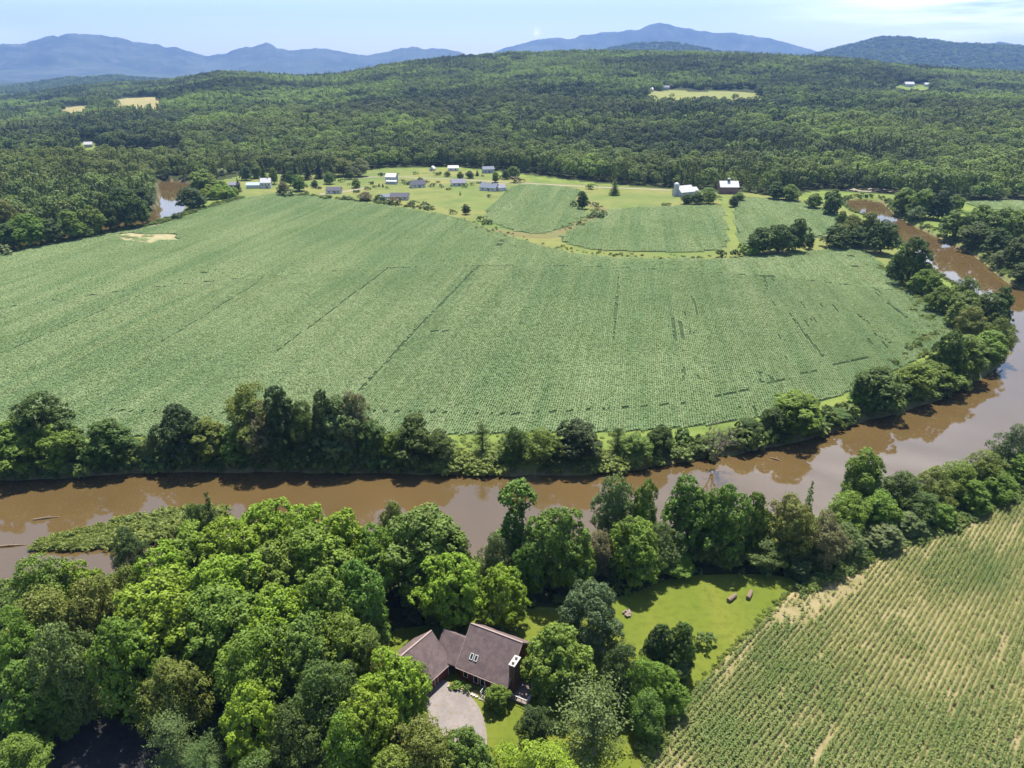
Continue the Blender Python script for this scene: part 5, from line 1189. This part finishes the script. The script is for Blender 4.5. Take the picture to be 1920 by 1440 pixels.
g3 = MB(); g3.box((0, 0, gh + gr + .24), (gL + .3, .3, .07)); g3.box((0, -(gW / 2 + .49), gh - gr / (gW / 2) * .42 + .09), (gL + .3, .12, .2)); turned(g3).build('garage_trim', M_trim, house)
for k in (-1, 1):
    gd = MB(); gd.box((k * 1.75, -gW / 2 - .04, 1.15), (2.6, .08, 2.2)); door = turned(gd).build('garage_door', plain('dark_red_door', (.20, .05, .045), .6), house)
    gf = MB(); gf.box((k * 1.75 - 1.37, -gW / 2 - .05, 1.2), (.12, .1, 2.4)); gf.box((k * 1.75 + 1.37, -gW / 2 - .05, 1.2), (.12, .1, 2.4)); gf.box((k * 1.75, -gW / 2 - .05, 2.32), (2.62, .1, .14)); turned(gf).build('door_frame', M_white, door)
# skylights on the front slope, placed along the roof plane
def slope_pt(x, y, up): return (x, y, eh + s_ * (Wd / 2 + y) + .26 + up)
def sky_light(x, y):
    w2, l2 = .27, .50; nrm = Vector((0, -s_, 1)).normalized(); al_ = Vector((0, 1, s_)).normalized(); c = Vector(slope_pt(x, y, 0)); fb = MB(); gb = MB()
    def slab(mb, cx, cl, hw, hl, t0, t1):
        V = []
        for t in (t0, t1):
            for ex, el_ in ((-1, -1), (1, -1), (1, 1), (-1, 1)): V.append(c + Vector((cx + ex * hw, 0, 0)) + al_ * (cl + el_ * hl) + nrm * t)
        mb.add(V, [(3, 2, 1, 0), (4, 5, 6, 7), (0, 1, 5, 4), (1, 2, 6, 5), (2, 3, 7, 6), (3, 0, 4, 7)])
    for sg in (-1, 1): slab(fb, sg * w2, 0, .06, l2 + .06, -.05, .13); slab(fb, 0, sg * l2, w2 - .06, .06, -.05, .13)
    slab(gb, 0, 0, w2 - .06, l2 - .06, -.05, .08)
    f = fb.build('skylight', M_white, house); gb.build('pane', M_glass, f)
sky_light(-2.9, -3.85); sky_light(-2.0, -3.85)
# chimney at the right gable
ch = MB(); cx_, cy_ = (L_ - .6) / 2 + .62, -3.3; ch.box((cx_, cy_, 3.35), (1.0, 2.3, 6.9)); chim = ch.build('chimney', M_brick, house)
cc = MB(); cc.box((cx_, cy_, 6.90), (1.2, 2.5, .2)); cc.build('chimney_cap', M_cap, chim)
for k in (-1, 1):
    fl = MB(); fl.tube([(cx_, cy_ + k * .6, 7.0), (cx_, cy_ + k * .6, 7.5)], [.26, .24], 10); fl.build('flue', M_cap, chim)
# front windows, door, porch
fy = -Wd / 2 - .03
for x_ in (-1.3, .05): win(house, (x_, fy, 1.45), (.75, 1.7))
win(house, (-3.4, fy, 1.6), (.7, 1.2))
fd = MB(); fd.box((2.2, fy, 1.1), (.95, .07, 2.1)); dd = fd.build('door', plain('white_door', (.62, .60, .57), .5), house)
pc = MB(); pc.box((2.0, fy - 1.1, .22), (2.6, 2.0, .3)); pc.box((2.0, fy - 2.3, .08), (2.2, .4, .16)); porch = pc.build('porch', M_deck, house)
for k in (-1, 1):
    pp = MB(); pp.box((2.0 + k * 1.25, fy - 2.0, .85), (.1, .1, 1.0)); pp.box((2.0 + k * 1.25, fy - .2, .85), (.1, .1, 1.0)); pp.box((2.0 + k * 1.25, fy - 1.1, 1.32), (.08, 1.9, .07)); pp.box((2.0 + k * 1.25, fy - 1.1, .8), (.05, 1.7, .05)); pp.build('railing', M_white, porch)
# gable side deck
dk = MB(); dk.box(((L_ - .6) / 2 + 2.3, -3.4, .45), (3.6, 4.2, .3)); deck = dk.build('deck', M_deck, house)
dr_ = MB(); ex = (L_ - .6) / 2 + 4.05
for y_ in (-5.4, -4.4, -3.4, -2.4, -1.4): dr_.box((ex, y_, 1.05), (.09, .09, .9))
dr_.box((ex, -3.4, 1.53), (.12, 4.2, .07)); dr_.box((ex, -3.4, 1.05), (.05, 4.1, .05)); dr_.box(((L_ - .6) / 2 + 2.3, -5.45, 1.53), (3.5, .12, .07))
for x_ in (.8, 1.9, 3.0): dr_.box(((L_ - .6) / 2 + x_, -5.45, 1.05), (.09, .09, .9))
dr_.build('railing', M_white, deck)
gbp = poly([(836, 1282), (848, 1278), (905, 1300), (908, 1306), (886, 1302), (858, 1290)])
flat('garden_bed', smooth_poly(gbp, 1), .07, M_dirtbed, 'planted bed along the house front', 'garden bed')
ed = MB(); c = smooth_poly(poly([(842, 1288), (862, 1294), (888, 1305), (900, 1311)]), 2, closed=False)
for p in c[::1]: ed.box((p[0] + random.uniform(-.1, .1), p[1], .14), (.5, .35, .24), random.random())
tag(ed.build('stone_edging', M_cap), 'row of pale stones edging the front garden bed', 'edging')
# two weathered logs on the lawn
M_log = surf('weathered_log', (.15, .105, .07), (.23, .175, .125), 4, rough=.95)
def log(x, y, ang, ln, lab):
    g = at(x, y); c, s = math.cos(ang), math.sin(ang); mb = MB(); r_ = .46
    pts = [(-ln / 2 * c, -ln / 2 * s, r_ - .02), (-ln / 6 * c, -ln / 6 * s, r_ + .03), (ln / 6 * c, ln / 6 * s, r_), (ln / 2 * c, ln / 2 * s, r_ - .04)]
    mb.tube(pts, [r_, r_ * 1.04, r_ * .97, r_ * .9], 12); o = mb.build('log', M_log); o.location = (g[0], g[1], .02); tag(o, lab, 'log', 'logs lying on the lawn')
log(1372, 1124, R(40), 2.6, 'weathered log lying on the lawn, the left of two')
log(1405, 1118, R(58), 2.6, 'weathered log lying on the lawn nearer the tree shade, the right of two')
# stone pile by the round tree
sb = MB(); g = at(1178, 1152); rgs = random.Random(5)
for i in range(26):
    a_ = rgs.uniform(0, 6.283); r_ = rgs.uniform(0, 1.0); sb.box((g[0] + r_ * math.cos(a_), g[1] + r_ * math.sin(a_), .18 + rgs.uniform(0, .25)), (rgs.uniform(.25, .6), rgs.uniform(.25, .5), rgs.uniform(.2, .4)), rgs.random() * 3)
tag(sb.build('stone_pile', plain('pinkish_stone', (.22, .165, .145), .9)), 'small pinkish stone pile at the lawn edge beside the round blue green tree', 'stones')
# driftwood in the river
def drift(x, y, ang, ln, lab):
    g = at(x, y, WZ); c, s = math.cos(ang), math.sin(ang); mb = MB(); mb.tube([(-ln / 2 * c, -ln / 2 * s, .05), (0, 0, .22), (ln / 2 * c, ln / 2 * s, .0)], [.3, .26, .12], 8); mb.tube([(0, 0, .2), (.5, 1.0, .5)], [.14, .05], 6); o = mb.build('driftwood', M_log); o.location = g; tag(o, lab, 'driftwood')
drift(88, 972, R(14), 6.0, 'dark fallen log lying in the brown river above the spit')
drift(20, 1024, R(8), 7.0, 'brown drift branch in the shallow water left of the spit')
drift(1455, 722 + 140, R(-35), 3.0, 'short bleached trunk at the waterline below the big round bank tree')

# --- distant buildings
M_met = plain('pale_metal_roof', (.50, .49, .50), .5); M_slate = plain('dark_slate_roof', (.085, .085, .11), .8); M_bluegrey = plain('blue_grey_roof', (.17, .19, .23), .8); M_lilac = plain('lilac_grey_roof', (.22, .21, .26), .8)
M_beige = plain('beige_siding', (.62, .57, .48), .8); M_ltblue = plain('light_blue_roof', (.36, .47, .58), .5); M_barnred = plain('barn_red', (.24, .125, .120), .9); M_concrete = plain('silo_concrete', (.48, .48, .50), .7); M_greywall = plain('grey_siding', (.42, .44, .48), .8)
def cottage(x, y, ang, L_, W_, h, rise, wm, rm, label, wing=None, wins=3, chim=False, cat='house', name='house', z0=0.0, door=True):
    g = at(x, y, z0); o = empty(name, (g[0], g[1], float(terrain(g[0], g[1])) if z0 == 0 else z0), R(ang)); tag(o, label, cat, 'buildings of the far village')
    w = MB(); gable_walls(w, L_, W_, h, rise); w.build('wall', wm, o); r_ = MB(); gable_roof(r_, L_, W_, h, rise, .45, .25); rf = r_.build('roof', rm, o)
    for i in range(wins): win(o, (L_ * ((i + .5) / wins - .5) * .9, -W_ / 2 - .04, h * .58), (1.0, 1.2), fw=.14)
    for k in (-1, 1): win(o, (k * (L_ / 2 + .04), 0, h * .6), (1.1, 1.2), axis='y', fw=.14)
    if door:
        d_ = MB(); d_.box((L_ * .02 + .9, -W_ / 2 - .04, 1.05), (1.0, .08, 2.1)); d_.build('door', M_slate, o)
    if chim:
        c_ = MB(); c_.box((L_ * .2, 0, h + rise + .3), (.8, .8, 1.6)); c_.build('chimney', M_brick, rf)
    if wing:
        wx, wy, wL, wW, wh, wr, wa, rmat = wing
        def tw(mb):
            c, s = math.cos(R(wa)), math.sin(R(wa)); mb.v = [(a * c - b * s + wx, a * s + b * c + wy, z) for a, b, z in mb.v]; return mb
        w = MB(); gable_walls(w, wL, wW, wh, wr); tw(w).build('wing_wall', wm, o); r_ = MB(); gable_roof(r_, wL, wW, wh, wr, .4, .25); tw(r_).build('wing_roof', rmat, o)
    return o
cottage(500, 352, 8, 9, 8, 5.2, 3.4, M_white, M_met, 'white farmhouse with a blue roofed row of sheds on its left', wing=(-11, 0, 13, 6, 3.0, 1.8, 0, M_ltblue), chim=True)
cottage(627, 362, 4, 13, 8.5, 2.8, 2.4, M_beige, M_slate, 'low bungalow with a dark roof nearest the left end of the field')
cottage(735, 343, -8, 10, 9, 6.2, 2.6, M_greywall, M_met, 'tall two storey house with a pale metal roof', wing=(2, -7, 10, 4, 2.6, .8, 0, M_met))
cottage(783, 351, 24, 13, 9, 3.0, 3.4, M_white, M_slate, 'white gabled cottage with a dark slate roof right of the two storey house')
cottage(750, 374, 2, 15, 9, 2.8, 2.6, M_beige, M_slate, 'dark blue roofed bungalow at the edge of the soybean field', wing=(-12, 0, 10, 7, 2.6, 1.8, 0, M_bluegrey))
cottage(859, 348, 10, 13, 8.5, 3.0, 3.0, M_white, M_lilac, 'white gabled cottage with a lilac grey roof beside the road')
cottage(918, 357, -22, 16, 9, 3.0, 3.4, M_white, M_bluegrey, 'long grey roofed house at the edge of the golden meadow', wing=(9, 3, 8, 8, 2.8, 2.4, 60, M_lilac), chim=True)
cottage(850, 320, 3, 11, 7, 3.2, 2.0, M_white, M_met, 'small white shed with a pale roof at the forest foot', wins=2, cat='shed', name='shed', door=False)
cottage(811, 320, 80, 7, 5, 2.6, 2.2, M_white, M_met, 'tiny white garden shed at the forest foot', wins=1, cat='shed', name='shed', door=False)
cottage(915, 324, 12, 12, 8, 4, 2.5, M_greywall, M_bluegrey, 'blue grey house half hidden by trees at the forest foot')
cottage(478, 320, 5, 10, 6, 3, 1.8, M_white, M_met, 'pale roofed shed behind the village spruces', wins=1, cat='shed', name='shed', door=False)
cottage(440, 352, 5, 9, 6, 3, 2.0, M_beige, M_lilac, 'small grey roofed cottage beside the dark pointed evergreen', wins=2)
# red barn with pale roof and cupola
b_ = cottage(1364, 362, -2, 16, 11, 6.0, 4.4, M_barnred, M_met, 'faded red barn with a pale metal roof and a small cupola', wins=4, cat='barn', name='barn')
cu_ = MB(); cu_.box((0, 0, 11.2), (1.8, 1.8, 2.0)); cup = cu_.build('cupola', M_slate, b_); cr_ = MB(); cr_.add([(-1.3, -1.3, 12.2), (1.3, -1.3, 12.2), (1.3, 1.3, 12.2), (-1.3, 1.3, 12.2), (0, 0, 13.8)], [(0, 1, 4), (1, 2, 4), (2, 3, 4), (3, 0, 4), (3, 2, 1, 0)]); cr_.build('cupola_roof', M_met, cup)
# white farm barn and silo
cottage(1281, 366, 28, 15, 12, 3.6, 4.6, M_greywall, M_met, 'white roofed barn beside the concrete silo', wing=(12, 3, 9, 7, 3.2, 2.4, 0, M_met), wins=2, cat='barn', name='barn')
g = at(1267, 367); si = empty('silo', (g[0], g[1], 0)); tag(si, 'grey concrete silo with a pale dome at the left end of the white barn', 'silo')
sw = MB(); sw.tube([(0, 0, 0), (0, 0, 9.2)], [2.3, 2.3], 20); sw.build('silo_wall', M_concrete, si)
dm_ = MB(); dm_.tube([(0, 0, 9.2), (0, 0, 9.9), (0, 0, 10.7), (0, 0, 11.2), (0, 0, 11.45)], [2.42, 2.25, 1.7, .95, .2], 20); dm_.build('dome', M_met, si)
for k in range(4):
    hb_ = MB(); hb_.tube([(0, 0, 1.5 + 2 * k), (0, 0, 1.62 + 2 * k)], [2.36, 2.36], 20); hb_.build('hoop', M_concrete, si)
# houses in forest clearings
def on_hill(x, y):
    p = hill_poly([(x, y)])[0]; return p
def hill_house(x, y, ang, L_, W_, h, rise, wm, rm, label):
    p = on_hill(x, y); o = empty('house', (p[0], p[1], float(terrain(p[0], p[1])) - .2), R(ang)); tag(o, label, 'house', 'houses in forest clearings')
    w = MB(); gable_walls(w, L_, W_, h, rise); w.build('wall', wm, o); r_ = MB(); gable_roof(r_, L_, W_, h, rise, .5, .3); r_.build('roof', rm, o)
hill_house(1703, 162, 4, 24, 13, 6, 5, M_white, M_met, 'white roofed farm building in the clearing on the far right hill')
hill_house(1738, 162, -8, 15, 10, 5, 4, M_white, M_met, 'smaller white building at the right of the far right hill clearing')
hill_house(167, 276, 20, 10, 7, 4, 3, M_white, M_met, 'white house among the trees on the far left')
hill_house(1218, 172, 5, 14, 10, 5, 4, M_white, M_met, 'tiny white house at the left end of the hillside hayfield')
hill_house(1248, 168, -5, 16, 10, 5, 4, M_greywall, M_lilac, 'tiny grey house behind the hillside hayfield')

# ------------------------------------------------------------------ air
hb = MB(); hb.box((0, 8700, 0), (36000, 18900, 2)); 
hz_me = bpy.data.meshes.new('haze'); x0, x1, y0, y1, z0, z1 = -18500, 18500, -600, 18200, -9, 1330
hz_me.from_pydata([(x0, y0, z0), (x1, y0, z0), (x1, y1, z0), (x0, y1, z0), (x0, y0, z1), (x1, y0, z1), (x1, y1, z1), (x0, y1, z1)], [], [(3, 2, 1, 0), (4, 5, 6, 7), (0, 1, 5, 4), (1, 2, 6, 5), (2, 3, 7, 6), (3, 0, 4, 7)])
m, N, L = new_mat('haze'); out = N.new('ShaderNodeOutputMaterial'); pv = N.new('ShaderNodeVolumePrincipled')
pv.inputs['Color'].default_value = (.29, .49, 1.0, 1); pv.inputs['Density'].default_value = HAZE_D; pv.inputs['Anisotropy'].default_value = 0.0
for nm in ('Density Attribute', 'Color Attribute', 'Temperature Attribute'):
    if nm in pv.inputs: pv.inputs[nm].default_value = ''
L.new(pv.outputs[0], out.inputs['Volume'])
hz = link('haze', hz_me, m); tag(hz, 'pale blue summer haze over the whole valley', 'haze', kind='stuff')
